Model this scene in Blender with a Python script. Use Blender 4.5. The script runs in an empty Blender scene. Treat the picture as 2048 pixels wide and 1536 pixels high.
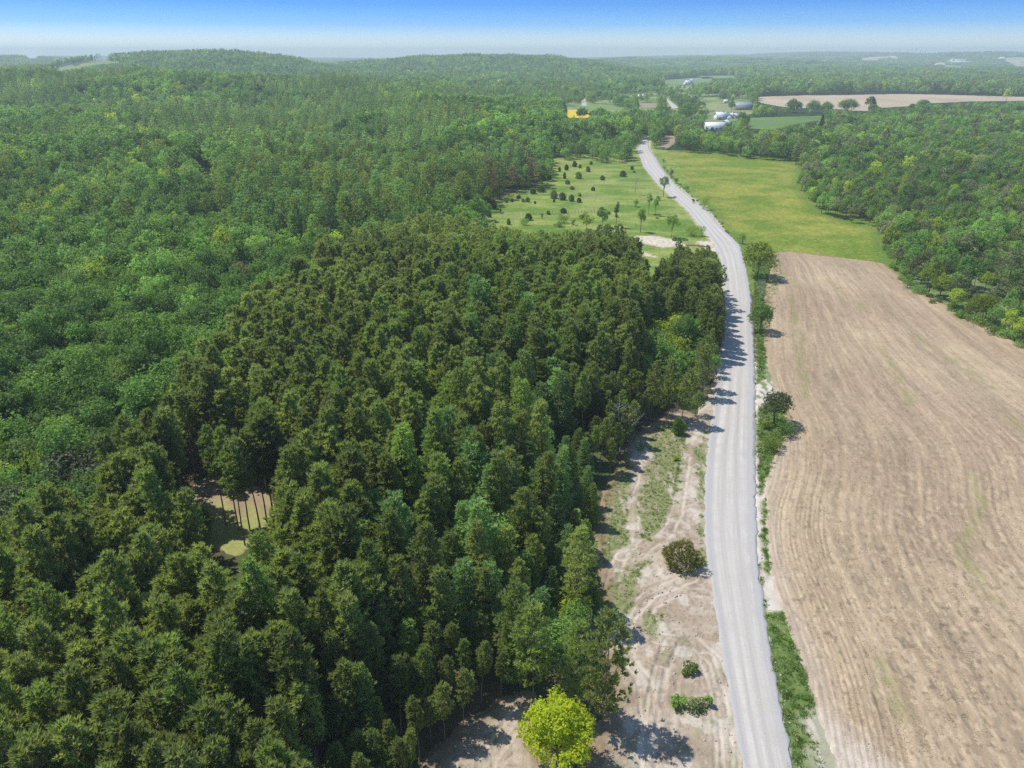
import bpy, math, random
import numpy as np
R = math.radians
rng = np.random.default_rng(7)
random.seed(7)
sc = bpy.context.scene
# ------------------------------------------------------------------ camera
F, PITCH, CAMZ = 1420.0, R(25.0), 70.0
cam_d = bpy.data.cameras.new("camera"); cam = bpy.data.objects.new("camera", cam_d)
sc.collection.objects.link(cam); sc.camera = cam
cam_d.sensor_width = 36.0; cam_d.lens = F / 2048 * 36.0
cam_d.clip_start = 0.5; cam_d.clip_end = 60000
cam.location = (0, 0, CAMZ); cam.rotation_euler = (R(90) - PITCH, 0, 0)
# ------------------------------------------------------------------ world, sun, exposure
SUN_EL, SUN_DIR = R(60), (-0.91, 0.41)            # direction towards the sun (x, y)
world = bpy.data.worlds.new("World"); sc.world = world; world.use_nodes = True
wn, wl = world.node_tree.nodes, world.node_tree.links
wn.clear()
wo = wn.new("ShaderNodeOutputWorld"); bg = wn.new("ShaderNodeBackground")
sky = wn.new("ShaderNodeTexSky"); sky.sky_type = 'NISHITA'; sky.sun_disc = False
sky.sun_elevation = SUN_EL; sky.sun_rotation = math.atan2(SUN_DIR[0], SUN_DIR[1])
sky.altitude = 300; sky.air_density = 1.0; sky.dust_density = 0.4; sky.ozone_density = 2.5
tc = wn.new("ShaderNodeTexCoord"); sx = wn.new("ShaderNodeSeparateXYZ")
wl.new(tc.outputs["Generated"], sx.inputs[0])
ramp = wn.new("ShaderNodeValToRGB"); ramp.color_ramp.interpolation = 'LINEAR'
ramp.color_ramp.elements[0].position = 0.004; ramp.color_ramp.elements[0].color = (.98, 1.10, 1.38, 1)
ramp.color_ramp.elements[1].position = 0.40; ramp.color_ramp.elements[1].color = (0.84, 0.93, 0.98, 1)
for p_, c_ in ((.012, (.83, 1.01, 1.36)), (.032, (.30, .62, 1.28)), (.056, (.13, .41, 1.09)), (.11, (.24, .51, 1.02))):
    e_ = ramp.color_ramp.elements.new(p_); e_.color = (*c_, 1)
wl.new(sx.outputs["Z"], ramp.inputs[0])
mul = wn.new("ShaderNodeMix"); mul.data_type = 'RGBA'; mul.blend_type = 'MULTIPLY'; mul.inputs[0].default_value = 1.0
wl.new(sky.outputs[0], mul.inputs[6]); wl.new(ramp.outputs[0], mul.inputs[7])
wl.new(mul.outputs[2], bg.inputs[0]); bg.inputs[1].default_value = 0.148
wl.new(bg.outputs[0], wo.inputs[0])
sun_d = bpy.data.lights.new("sun", 'SUN'); sun = bpy.data.objects.new("sun", sun_d); sc.collection.objects.link(sun)
sun_d.energy = 4.5; sun_d.angle = R(0.5); sun_d.color = (1.0, 0.955, 0.88)
from mathutils import Vector
_n = math.hypot(*SUN_DIR)
sv = Vector((SUN_DIR[0] / _n * math.cos(SUN_EL), SUN_DIR[1] / _n * math.cos(SUN_EL), math.sin(SUN_EL)))
sun.rotation_euler = sv.to_track_quat('Z', 'Y').to_euler(); sun.location = (0, 0, 90)
sc.view_settings.view_transform = 'Standard'; sc.view_settings.look = 'None'
sc.view_settings.exposure = 0.0; sc.view_settings.gamma = 1.0; sc.view_settings.use_curve_mapping = False
sc.render.engine = 'CYCLES'
cy = sc.cycles
cy.max_bounces = 7; cy.diffuse_bounces = 4; cy.glossy_bounces = 2; cy.transmission_bounces = 3
cy.volume_bounces = 3; cy.transparent_max_bounces = 4; cy.use_denoising = False
cy.use_adaptive_sampling = True; cy.adaptive_threshold = 0.01
HAZE = 1.75e-4

# ------------------------------------------------------------------ projection helpers (2048 x 1536 photograph pixels)
cP, sP = math.cos(PITCH), math.sin(PITCH)
def depr(v): return PITCH + math.atan((v - 768) / F)
def proj(x, y, z):
    d = y * cP - (z - CAMZ) * sP
    yy = y * sP + (z - CAMZ) * cP
    d = np.maximum(d, 1e-3)
    return 1024 + F * x / d, 768 - F * yy / d
def sstep(a, b, x):
    t = np.clip((x - a) / (b - a), 0, 1); return t * t * (3 - 2 * t)
_tab = np.random.default_rng(3).random((512, 512))
def vnoise(x, y, s=0):
    xi = np.floor(x).astype(int); yi = np.floor(y).astype(int)
    fx = x - xi; fy = y - yi; fx = fx * fx * (3 - 2 * fx); fy = fy * fy * (3 - 2 * fy)
    a = _tab[(xi + s * 37) & 511, (yi + s * 91) & 511]; b = _tab[(xi + 1 + s * 37) & 511, (yi + s * 91) & 511]
    c = _tab[(xi + s * 37) & 511, (yi + 1 + s * 91) & 511]; d = _tab[(xi + 1 + s * 37) & 511, (yi + 1 + s * 91) & 511]
    return (a * (1 - fx) + b * fx) * (1 - fy) + (c * (1 - fx) + d * fx) * fy
def fbm(x, y, o=4, s=0):
    r = 0; a = .5; f = 1.0
    for i in range(o):
        r = r + a * vnoise(x * f + 17.3 * i, y * f - 9.1 * i, s + i); a *= .5; f *= 2.03
    return r / (1 - .5 ** o)
# ------------------------------------------------------------------ terrain
def UX(u, y): return (u - 1024) / F * cP * y
RIDGES = [ # distance, depth, skyline as photograph (u, v) with its trees on top
    (1030, 130, [(-900,150),(0,147),(200,149),(400,153),(520,159),(650,168),(760,176),(900,188)]),
    (750, 110, [(430,260),(560,240),(600,232),(700,212),(800,201),(900,193),(1000,193),(1060,198),(1130,209),(1180,224)]),
    (640, 90, [(-900,232),(0,234),(200,232),(330,240),(450,262)]),
    (2200, 300, [(-900,150),(0,152),(60,148),(100,137),(150,122),(190,110),(250,105),(300,102),(390,99),(470,101),(530,107),(580,117),(620,127),(680,140),(760,150)]),
    (2900, 380, [(540,146),(600,135),(700,122),(780,119),(830,113),(900,109),(960,107),(1010,109),(1060,108),(1100,110),(1150,116),(1200,124),(1260,136),(1330,146)]),
    (4400, 450, [(1060,134),(1120,124),(1180,119),(1200,116),(1240,112),(1280,113),(1330,117),(1360,113),(1420,111),(1500,113),(1600,118),(1700,122),(1900,130)]),
    (3700, 420, [(-900,106),(-200,108),(0,112),(20,108),(45,106),(70,108),(85,113),(110,118),(200,119),(500,124)]),
    (5600, 520, [(1400,125),(1500,117),(1700,113),(1850,109),(1880,105),(1960,104),(2800,104)]),
    (7800, 1500, [(-900,112),(100,113),(180,112),(300,113),(600,120),(680,119),(760,120),(830,118),(1180,119),(1300,112),(1420,110),(1540,107),(1600,103),(1660,103),(1720,105),(1800,108),(1900,107),(2800,106)]),
]
RG = []
for Y0, s0, tb in RIDGES:
    RG.append((Y0, s0, np.array([UX(u, Y0) for u, v in tb]), np.array([max(CAMZ - Y0 * math.tan(depr(v)) - 15.5, 0) for u, v in tb])))
def T(x, y):
    x = np.asarray(x, float); y = np.asarray(y, float)
    h = np.zeros(np.broadcast(x, y).shape)
    for Y0, s0, xs, hs in RG:
        q = x * (1 + .0 * y); c = (np.interp(q - s0 * .12, xs, hs, 0 if xs[0] > UX(-500, Y0) else hs[0], 0 if xs[-1] < UX(2700, Y0) else hs[-1]) + np.interp(q, xs, hs, 0 if xs[0] > UX(-500, Y0) else hs[0], 0 if xs[-1] < UX(2700, Y0) else hs[-1]) + np.interp(q + s0 * .12, xs, hs, 0 if xs[0] > UX(-500, Y0) else hs[0], 0 if xs[-1] < UX(2700, Y0) else hs[-1])) / 3
        wob = s0 * .9 * (fbm(x / (s0 * 1.7) + 3, y * 0 + s0, 2, 7) - .5)
        h = np.maximum(h, c * np.exp(-((y - Y0 - wob) / s0) ** 2 * .5))
    h = h + sstep(1150, 1500, y) * 12 * (fbm(x / 260, y / 230, 3, 9) - .5) * sstep(0, 25, h + 4)
    h = h + 11 * fbm(x / 85, y / 75, 3, 19) * sstep(250, 400, y) * sstep(-40, -110, x) * sstep(2500, 1500, y)
    return np.maximum(h - 1.2, 0)
def gp(u, v, z=None):
    """ground point seen at photograph pixel (u, v)"""
    a = math.tan(depr(v))
    kx = (u - 1024) / F / (cP - (v - 768) / F * sP)      # x per metre of y
    if z is not None:
        y = (CAMZ - z) / a if a > 0 else 5000; return kx * y, y
    ys = np.geomspace(30, 12000, 3000); zz = CAMZ - ys * a - T(kx * ys, ys)
    i = np.argmax(zz < 0) if (zz < 0).any() else len(ys) - 1
    y = ys[i]; return kx * y, y
def gpoly(pts): return np.array([gp(u, v) for u, v in pts])
def inside(px, py, poly):
    poly = np.asarray(poly, float); n = len(poly); r = np.zeros(np.shape(px), bool); j = n - 1
    for i in range(n):
        xi, yi = poly[i]; xj, yj = poly[j]
        if yi != yj:
            r ^= ((yi > py) != (yj > py)) & (px < (xj - xi) * (py - yi) / (yj - yi) + xi)
        j = i
    return r
def dseg(px, py, line, closed=False):
    line = np.asarray(line, float); d = np.full(np.shape(px), 1e9)
    n = len(line)
    for i in range(n if closed else n - 1):
        a = line[i]; b = line[(i + 1) % n]; ab = b - a; L = max((ab ** 2).sum(), 1e-9)
        t = np.clip(((px - a[0]) * ab[0] + (py - a[1]) * ab[1]) / L, 0, 1)
        d = np.minimum(d, np.hypot(px - a[0] - t * ab[0], py - a[1] - t * ab[1]))
    return d
def sdist(px, py, poly):                                  # + inside
    d = dseg(px, py, poly, True); return np.where(inside(px, py, poly), d, -d)

# ------------------------------------------------------------------ mesh helpers
def mesh_np(name, V, faces, mats=(), mi=None, smooth=False):
    """faces: int array (N,3) or (N,4)"""
    me = bpy.data.meshes.new(name); V = np.asarray(V, np.float32); fa = np.asarray(faces, np.int32)
    k = fa.shape[1]; n = len(fa)
    me.vertices.add(len(V)); me.vertices.foreach_set("co", V.ravel())
    me.loops.add(n * k); me.loops.foreach_set("vertex_index", fa.ravel())
    me.polygons.add(n); me.polygons.foreach_set("loop_start", np.arange(n, dtype=np.int32) * k)
    me.polygons.foreach_set("loop_total", np.full(n, k, np.int32))
    for m in mats: me.materials.append(m)
    if mi is not None: me.polygons.foreach_set("material_index", np.asarray(mi, np.int32))
    if smooth: me.polygons.foreach_set("use_smooth", np.ones(n, bool))
    me.update(calc_edges=True); return me
def put(name, data, parent=None, loc=(0, 0, 0), rot=(0, 0, 0), scl=(1, 1, 1)):
    o = bpy.data.objects.new(name, data); sc.collection.objects.link(o)
    o.location = loc; o.rotation_euler = rot; o.scale = scl
    if parent is not None: o.parent = parent
    return o
def tag(o, label=None, cat=None, group=None, kind=None):
    if label: o["label"] = label
    if cat: o["category"] = cat
    if group: o["group"] = group
    if kind: o["kind"] = kind
    return o
# ------------------------------------------------------------------ materials
def nodes_of(name):
    m = bpy.data.materials.new(name); m.use_nodes = True; nt = m.node_tree; nt.nodes.clear()
    out = nt.nodes.new("ShaderNodeOutputMaterial"); return m, nt.nodes, nt.links, out
def math_node(n, l, op, a, b=None, c=None):
    k = n.new("ShaderNodeMath"); k.operation = op
    for i, q in enumerate((a, b, c)):
        if q is None: continue
        if isinstance(q, (int, float)): k.inputs[i].default_value = q
        else: l.new(q, k.inputs[i])
    return k.outputs[0]
def mixc(n, l, f, a, b, mode='MIX'):
    k = n.new("ShaderNodeMix"); k.data_type = 'RGBA'; k.blend_type = mode
    if isinstance(f, (int, float)): k.inputs[0].default_value = f
    else: l.new(f, k.inputs[0])
    for i, q in ((6, a), (7, b)):
        if isinstance(q, tuple): k.inputs[i].default_value = (*q, 1)
        else: l.new(q, k.inputs[i])
    return k.outputs[2]
def noise(n, l, scale, vec=None, detail=3, rough=.6):
    k = n.new("ShaderNodeTexNoise"); k.inputs["Scale"].default_value = scale; k.inputs["Detail"].default_value = detail
    k.inputs["Roughness"].default_value = rough
    if vec is not None: l.new(vec, k.inputs["Vector"])
    return k.outputs["Fac"]
def foliage(name, a, b, trans=.3, rough=.55, spec=.25, own=.70):
    """a = dark leaf, b = pale leaf; every leaf and every tree gets its own mix"""
    m, n, l, out = nodes_of(name)
    oi = n.new("ShaderNodeObjectInfo"); ge = n.new("ShaderNodeNewGeometry")
    nz = noise(n, l, .016, oi.outputs["Location"], 3)
    f = math_node(n, l, 'MULTIPLY', ge.outputs["Random Per Island"], .42)
    f = math_node(n, l, 'MULTIPLY_ADD', oi.outputs["Random"], .42, f)
    f2 = math_node(n, l, 'MULTIPLY_ADD', nz, 2.0, -.92)
    f = n_clamp(n, l, math_node(n, l, 'ADD', f, f2))
    col = mixc(n, l, f, a, b)
    wn_ = n.new('ShaderNodeTexWhiteNoise'); wn_.noise_dimensions = '1D'; l.new(oi.outputs['Random'], wn_.inputs['W'])
    vv = math_node(n, l, 'MULTIPLY_ADD', wn_.outputs['Value'], own, 1.05 - own / 2); hv_ = n.new('ShaderNodeHueSaturation'); l.new(vv, hv_.inputs['Value']); l.new(col, hv_.inputs['Color']); col = hv_.outputs[0]
    d = n.new("ShaderNodeBsdfPrincipled"); l.new(col, d.inputs["Base Color"]); d.inputs["Roughness"].default_value = rough
    d.inputs["Specular IOR Level"].default_value = spec
    t = n.new("ShaderNodeBsdfTranslucent")
    tcol = mixc(n, l, 1.0, col, (1.35, 1.45, .55), 'MULTIPLY'); l.new(tcol, t.inputs[0])
    ms = n.new("ShaderNodeMixShader"); ms.inputs[0].default_value = trans
    l.new(d.outputs[0], ms.inputs[1]); l.new(t.outputs[0], ms.inputs[2]); l.new(ms.outputs[0], out.inputs[0]); return m
def n_clamp(n, l, s):
    k = n.new("ShaderNodeClamp"); l.new(s, k.inputs[0]); return k.outputs[0]
def plain(name, c, rough=.85, var=.25, scale=3.0, metal=0, bump=.0):
    m, n, l, out = nodes_of(name)
    g = n.new("ShaderNodeNewGeometry"); nz = noise(n, l, scale, g.outputs["Position"], 4)
    lo = tuple(q * (1 - var) for q in c); hi = tuple(min(q * (1 + var), 1) for q in c)
    col = mixc(n, l, nz, lo, hi)
    d = n.new("ShaderNodeBsdfPrincipled"); l.new(col, d.inputs["Base Color"]); d.inputs["Roughness"].default_value = rough
    d.inputs["Metallic"].default_value = metal; d.inputs["Specular IOR Level"].default_value = .2
    l.new(d.outputs[0], out.inputs[0]); return m
def ground_mat(name, fine=((0.7, 3.2), (1.3, 11.0)), contrast=.5, bump=.0, bscale=4.0, stretch=None):
    """colour comes from the 'Col' attribute laid down by hand; noise adds the fine grain"""
    m, n, l, out = nodes_of(name)
    at = n.new("ShaderNodeAttribute"); at.attribute_name = "Col"
    g = n.new("ShaderNodeNewGeometry"); vec = g.outputs["Position"]
    if stretch:
        ra = n.new("ShaderNodeAttribute"); ra.attribute_name = "Row"
        mp = n.new("ShaderNodeMapping"); mp.inputs["Scale"].default_value = stretch; l.new(ra.outputs["Vector"], mp.inputs[0]); vec = mp.outputs[0]
    a1 = noise(n, l, fine[0][1], vec, 5, .7); a2 = noise(n, l, fine[1][1], g.outputs['Position'], 3, .75)
    s = math_node(n, l, 'ADD', a1, a2)
    s = math_node(n, l, 'MULTIPLY_ADD', s, contrast * 2, 1 - contrast * 2)
    s = math_node(n, l, 'MAXIMUM', s, .25)
    cc = n.new("ShaderNodeCombineColor"); [l.new(s, cc.inputs[i]) for i in range(3)]
    col = mixc(n, l, 1.0, at.outputs["Color"], cc.outputs[0], 'MULTIPLY')
    d = n.new("ShaderNodeBsdfPrincipled"); l.new(col, d.inputs["Base Color"]); d.inputs["Roughness"].default_value = .95
    d.inputs["Specular IOR Level"].default_value = .1
    if bump:
        b = n.new("ShaderNodeBump"); b.inputs["Strength"].default_value = 1; b.inputs["Distance"].default_value = bump
        l.new(noise(n, l, bscale, vec, 5, .7), b.inputs["Height"]); l.new(b.outputs[0], d.inputs["Normal"])
    l.new(d.outputs[0], out.inputs[0]); return m

M = {}
M['rp'] = foliage("red_pine_needles", (.180, .220, .085), (.45, .495, .195), .45, own=.42)
M['rp2'] = foliage("light_pine_needles", (.190, .265, .090), (.42, .50, .18), .44, own=.42)
M['wp'] = foliage("white_pine_needles", (.14, .245, .100), (.37, .50, .20), .42)
M['wp2'] = foliage("yellowish_pine_needles", (.19, .275, .085), (.43, .53, .16), .42)
M['bd'] = foliage("dark_leaves", (.085, .17, .042), (.225, .36, .080), .40)
M['bm'] = foliage("green_leaves", (.12, .21, .045), (.29, .41, .095), .42)
M['bl'] = foliage("pale_green_leaves", (0.139, 0.256, 0.063), (0.318, 0.470, 0.123), 0.42)
M['by'] = foliage("yellow_green_leaves", (0.229, 0.310, 0.045), (0.507, 0.566, 0.079), 0.44)
M['bg'] = foliage("grey_green_leaves", (0.142, 0.168, 0.079), (0.319, 0.347, 0.166), 0.34)
M['sp'] = foliage("spruce_needles", (0.043, 0.077, 0.035), (0.085, 0.138, 0.056), 0.26)
M['ju'] = foliage("juniper_needles", (.085, .130, .045), (.22, .28, .10), .32)
M['jb'] = foliage("bronze_juniper_needles", (0.119, 0.138, 0.035), (0.308, 0.280, 0.074), 0.28)
M['maple'] = foliage("bright_yellow_green_leaves", (.27, .34, .018), (.54, .60, .035), .45, own=0.0)
M['brownfol'] = foliage("brown_dead_foliage", (0.177, 0.138, 0.079), (0.378, 0.280, 0.149), 0.26)
M['byv'] = foliage("fresh_yellow_green_leaves", (.13, .19, .030), (.33, .39, .055), .40, own=0.0)
M['bmv'] = foliage("fresh_green_leaves", (.085, .18, .035), (.21, .36, .07), .40, own=0.0)
M['bark'] = plain("grey_brown_bark", (.12, .095, .072), .9, .3)
M['barkp'] = plain("pine_bark", (.24, .185, .14), .9, .3)
M['barkw'] = plain("pale_bark", (.42, .40, .36), .85, .25)
M['grass'] = foliage("grass_blades", (0.079, 0.165, 0.032), (0.200, 0.300, 0.072), 0.36)
M['grassd'] = foliage("dry_grass_blades", (0.215, 0.243, 0.086), (0.472, 0.443, 0.200), 0.36)
M['straw'] = plain("corn_straw", (.50, .40, .26), .9, .3)
M['whiteroof'] = plain("white_metal_roof", (.80, .80, .82), .45, .04)
M['blueroof'] = plain("blue_grey_metal_roof", (.30, .37, .45), .5, .06)
M['greyroof'] = plain("grey_shingle_roof", (.20, .20, .21), .8, .1)
M['redwall'] = plain("faded_red_barn_boards", (.30, .12, .09), .85, .15)
M['whitewall'] = plain("white_painted_wall", (.72, .72, .70), .7, .06)
M['tanwall'] = plain("tan_board_wall", (.42, .34, .24), .8, .1)
M['darkwin'] = plain("dark_window_glass", (.03, .035, .04), .2, .05)
M['steel'] = plain("galvanised_steel", (.42, .44, .46), .5, .1)
M['stone'] = plain("pale_field_stone", (.45, .41, .36), .9, .2)
M['wood'] = plain("weathered_wood", (.25, .22, .18), .9, .2)

# ------------------------------------------------------------------ painted regions, photograph pixels
road_L = [(1506,1640),(1487,1536),(1461,1400),(1448,1314),(1428,1190),(1412,1100),(1411,1000),(1417,900),(1425,850),(1432,800),(1437,760),(1445,700),(1451,640),(1452,600),(1451,560),(1446,520),(1432,490),(1408,457),(1378,421),(1341,387),(1319,369),(1290,335),(1283,318),(1278,301),(1282,286),(1290,277),(1298,270)]
road_R = [(1604,1640),(1584,1536),(1553,1400),(1537,1314),(1519,1190),(1510,1100),(1507,1000),(1505,900),(1506,850),(1506,800),(1506,760),(1504,700),(1501,640),(1500,600),(1495,560),(1485,520),(1477,490),(1440,457),(1413,421),(1368,387),(1348,369),(1320,335),(1311,318),(1298,301),(1295,286),(1298,277),(1304,270)]
P_meadow = [(958,450),(968,425),(1010,392),(1045,384),(1085,378),(1100,352),(1108,330),(1150,318),(1200,326),(1250,328),(1262,312),(1270,296),(1276,282),(1296,276),(1312,300),(1330,330),(1350,362),(1378,392),(1415,425),(1450,462),(1470,500),(1440,522),(1432,494),(1395,490),(1345,490),(1322,520),(1305,548),(1292,546),(1286,500),(1250,462),(1180,464),(1100,466),(1000,460)]
P_hay = [(1312,292),(1322,304),(1345,304),(1400,306),(1500,318),(1560,322),(1605,334),(1595,358),(1598,376),(1640,428),(1700,447),(1762,462),(1772,515),(1790,545),(1760,535),(1640,514),(1530,506),(1512,600),(1500,575),(1488,510),(1455,462),(1418,421),(1372,387),(1350,369),(1322,335),(1312,318)]
P_till = [(1548,508),(1580,506),(1640,513),(1700,520),(1760,528),(1800,556),(1850,592),(1930,636),(2048,697),(2200,775),(2400,880),(2400,1700),(1720,1700),(1680,1536),(1640,1430),(1600,1300),(1570,1230),(1545,1150),(1536,1050),(1534,960),(1560,900),(1580,860),(1560,800),(1538,740),(1530,680),(1530,600)]
P_sand = [(1500,1700),(1440,1180),(1420,1000),(1426,860),(1448,780),(1440,758),(1425,790),(1400,835),(1350,820),(1300,858),(1262,885),(1248,930),(1215,985),(1200,1050),(1196,1120),(1206,1190),(1160,1262),(1225,1322),(1245,1392),(1200,1480),(1165,1560),(1120,1700)]
P_sandL = [(1060,1398),(1010,1404),(930,1462),(872,1512),(840,1560),(830,1700),(1120,1700),(1130,1540),(1060,1500)]
P_clear = [(345,985),(430,955),(518,970),(545,1010),(545,1072),(485,1110),(415,1098),(375,1040)]
P_small = [(392,338),(432,334),(430,348),(402,356)]
P_fields = {   # far fields: name -> (polygon, colour, label)
 'tan_field': ([(1510,194),(1600,191),(1700,190),(1800,188),(1900,190),(2048,194),(2250,192),(2250,204),(2040,202),(1940,203),(1900,205),(1850,207),(1830,212),(1760,216),(1735,222),(1700,221),(1640,215),(1590,217),(1560,213),(1520,206)], (.46,.37,.26)),
 'green_pasture': ([(1496,236),(1560,234),(1645,232),(1655,237),(1640,241),(1570,252),(1550,260),(1496,257)], (.13,.21,.06)),
 'farmyard': ([(1408,240),(1432,228),(1476,226),(1480,240),(1452,246),(1446,257),(1410,257)], (.20,.24,.10)),
 'hamlet_lawn': ([(1430,208),(1500,208),(1510,222),(1430,226)], (.25,.27,.12)),
 'yellow_field': ([(1131,220),(1154,220),(1182,223),(1181,234),(1172,236),(1153,236),(1131,235)], (.66, .48, .04)),
 'roadside_lawn': ([(1150,212),(1190,208),(1205,211),(1258,216),(1262,222),(1180,221),(1150,218)], (.17,.25,.07)),
 'brown_patch': ([(1278,208),(1314,208),(1312,216),(1278,216)], (.32,.24,.18)),
 'brown_plot': ([(1322,272),(1352,272),(1350,284),(1336,296),(1322,296)], (.34,.25,.19)),
 'valley_pasture': ([(1330,160),(1420,153),(1430,156),(1420,163),(1360,170),(1330,168)], (.17,.24,.09)),
 'hill_pasture': ([(108,138),(125,133),(165,127),(210,122),(240,122),(238,126),(190,130),(165,136),(130,142),(105,143)], (.22,.27,.10)),
 'valley_stubble': ([(1775,131),(1865,133),(1900,126),(1880,124),(1858,130),(1780,128)], (.50,.42,.28)),
 'valley_hayfield': ([(1870,134),(1930,136),(1930,131),(1885,130)], (.22,.30,.12)),
 'ridge_field': ([(2000,116),(2100,110),(2100,132),(2030,134)], (.40,.38,.24)),
 'ridge_stubble': ([(1735,114),(1800,112),(1800,117),(1740,118)], (.48,.42,.33)),
 'ridge_pasture': ([(1720,116),(1760,115),(1760,121),(1720,121)], (.48,.40,.30)),
 'hill_gravel_cut': ([(50,111),(78,111),(80,118),(52,117)], (.48,.40,.32)),
 'far_stubble_strip': ([(1376,133),(1445,132),(1445,135),(1376,136)], (.50,.44,.33)),
 'far_green_strip': ([(1545,127),(1640,125),(1660,127),(1560,131)], (.22,.30,.12)),
 'far_tan_strip': ([(1490,118),(1560,117),(1560,119.5),(1490,120.5)], (.46,.40,.30)),
 'far_ridge_strip': ([(1610,113),(1690,112),(1690,115),(1612,116)], (.46,.42,.32)),
 'hamlet_meadow': ([(1190,200),(1225,200),(1228,205),(1192,206)], (.22,.30,.10)),
 'valley_meadow': ([(1395,152),(1470,151),(1472,156),(1400,158)], (.18,.26,.09)),
 'forest_glade': (P_small, (.24,.30,.07)),
}
P_hamlet = [(1120,212),(1165,196),(1200,188),(1260,172),(1330,160),(1420,158),(1500,180),(1505,228),(1400,236),(1380,262),(1330,262),(1300,248),(1200,236),(1120,232)]
P_roadfar = [[(1331,198),(1336,199),(1352,210),(1357,216),(1345,217),(1338,207)], [(1163,213),(1163,205),(1168,197),(1176,196),(1168,201),(1173,204),(1174,212)]]
P_maple = [(1050,1400),(1085,1372),(1150,1378),(1185,1440),(1205,1560),(1190,1700),(1030,1700),(1040,1480)]
OPEN = [P_maple, P_meadow, P_hay, P_till, P_sand, P_sandL, P_clear, list(road_L) + list(road_R)[::-1], [(1495,1700),(1500,600),(1560,520),(1640,1700)]] + [p for p, c in P_fields.values()] + P_roadfar
def is_open(u, v):
    r = np.zeros(u.shape, bool)
    for p in OPEN: r |= inside(u, v, p)
    return r

# ------------------------------------------------------------------ base ground (reaches the horizon)
def build_ground():
    ys = np.concatenate([np.arange(-300, 0, 30), np.arange(0, 600, 12), np.geomspace(600, 12000, 190)])
    t = np.linspace(-1, 1, 260)
    Y, TT = np.meshgrid(ys, t, indexing='ij'); X = TT * (250 + .93 * np.maximum(Y, 0))
    Z = T(X, Y); nr, nc = Y.shape
    idx = np.arange(nr * nc).reshape(nr, nc)
    f = np.stack([idx[:-1, :-1], idx[:-1, 1:], idx[1:, 1:], idx[1:, :-1]], -1).reshape(-1, 4)
    m, n, l, out = nodes_of("forest_floor")
    g = n.new("ShaderNodeNewGeometry")
    a = noise(n, l, .6, g.outputs["Position"], 5, .7); b = noise(n, l, .05, g.outputs["Position"], 4)
    near = mixc(n, l, n_clamp(n, l, math_node(n, l, 'MULTIPLY_ADD', a, 3, -1)), (.085, .060, .040), (.19, .135, .085))
    gr = mixc(n, l, a, (.050, .080, .028), (.11, .14, .05))
    col = mixc(n, l, n_clamp(n, l, math_node(n, l, 'MULTIPLY_ADD', b, 5, -2.1)), near, gr)
    sp = n.new("ShaderNodeSeparateXYZ"); l.new(g.outputs["Position"], sp.inputs[0])
    ff = n_clamp(n, l, math_node(n, l, 'MULTIPLY_ADD', sp.outputs[1], 1 / 300, -.9))
    wv = noise(n, l, .0032, g.outputs["Position"], 6, .75)
    far = mixc(n, l, wv, (.020, .040, .016), (.045, .075, .028))
    col = mixc(n, l, ff, col, far)
    d = n.new("ShaderNodeBsdfPrincipled"); l.new(col, d.inputs["Base Color"]); d.inputs["Roughness"].default_value = 1
    d.inputs["Specular IOR Level"].default_value = .05; l.new(d.outputs[0], out.inputs[0])
    o = put("ground", mesh_np("ground", np.stack([X, Y, Z], -1).reshape(-1, 3), f, [m], smooth=True))
    tag(o, kind='structure'); o["label"] = "forest floor and rolling land reaching the hazy horizon"
build_ground()

# sheets with their own relief and colour, laid on the ground
def sheet(name, polys, colf, off, edge=.6, dt=.0022, dy=.0035, mat=None, relief=None, label=None, drop=.25, ragged=.5, kind='structure', world_poly=False, rowf=None, grow=0.0):
    W = [p if world_poly else gpoly(p) for p in polys]
    A = np.concatenate(W); y0, y1 = A[:, 1].min() * .99, A[:, 1].max() * 1.01
    t0, t1 = (A[:, 0] / A[:, 1]).min() - .01, (A[:, 0] / A[:, 1]).max() + .01
    ys = y0 * np.exp(np.arange(0, math.log(y1 / y0) + dy, dy)); t = np.arange(t0, t1 + dt, dt)
    Y, TT = np.meshgrid(ys, t, indexing='ij'); X = TT * Y
    sd = np.full(X.shape, -1e9)
    for w in W: sd = np.maximum(sd, sdist(X, Y, w))
    sd = sd + grow + ragged * 2 * (fbm(X / (edge * 2.2), Y / (edge * 2.2), 3, 4) - .5) * edge * 2
    k = np.clip(sd / edge, -1, 0)
    Z = T(X, Y) + off + k * drop
    if relief is not None: Z = Z + relief(X, Y) * np.clip(1 + k, 0, 1)
    nr, nc = X.shape; idx = np.arange(nr * nc).reshape(nr, nc)
    q = np.stack([idx[:-1, :-1], idx[:-1, 1:], idx[1:, 1:], idx[1:, :-1]], -1).reshape(-1, 4)
    keep = (sd.ravel()[q] > -edge).any(1); q = q[keep]
    used = np.zeros(nr * nc, bool); used[q.ravel()] = True; remap = np.cumsum(used) - 1
    V = np.stack([X, Y, Z], -1).reshape(-1, 3)[used]; q = remap[q]
    me = mesh_np(name, V, q, [mat], smooth=True)
    C = np.ones((len(V), 4), np.float32); C[:, :3] = colf(V[:, 0], V[:, 1])
    at = me.color_attributes.new("Col", 'FLOAT_COLOR', 'POINT'); at.data.foreach_set("color", C.ravel())
    if rowf is not None:
        rw = np.zeros((len(V), 3), np.float32); rw[:, 0], rw[:, 1] = rowf(V[:, 0], V[:, 1])
        ra = me.attributes.new("Row", 'FLOAT_VECTOR', 'POINT'); ra.data.foreach_set("vector", rw.ravel())
    o = put(name, me); tag(o, label, None, None, kind); return o
def lerp3(a, b, f): f = np.asarray(f)[..., None]; return np.array(a) * (1 - f) + np.array(b) * f

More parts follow.
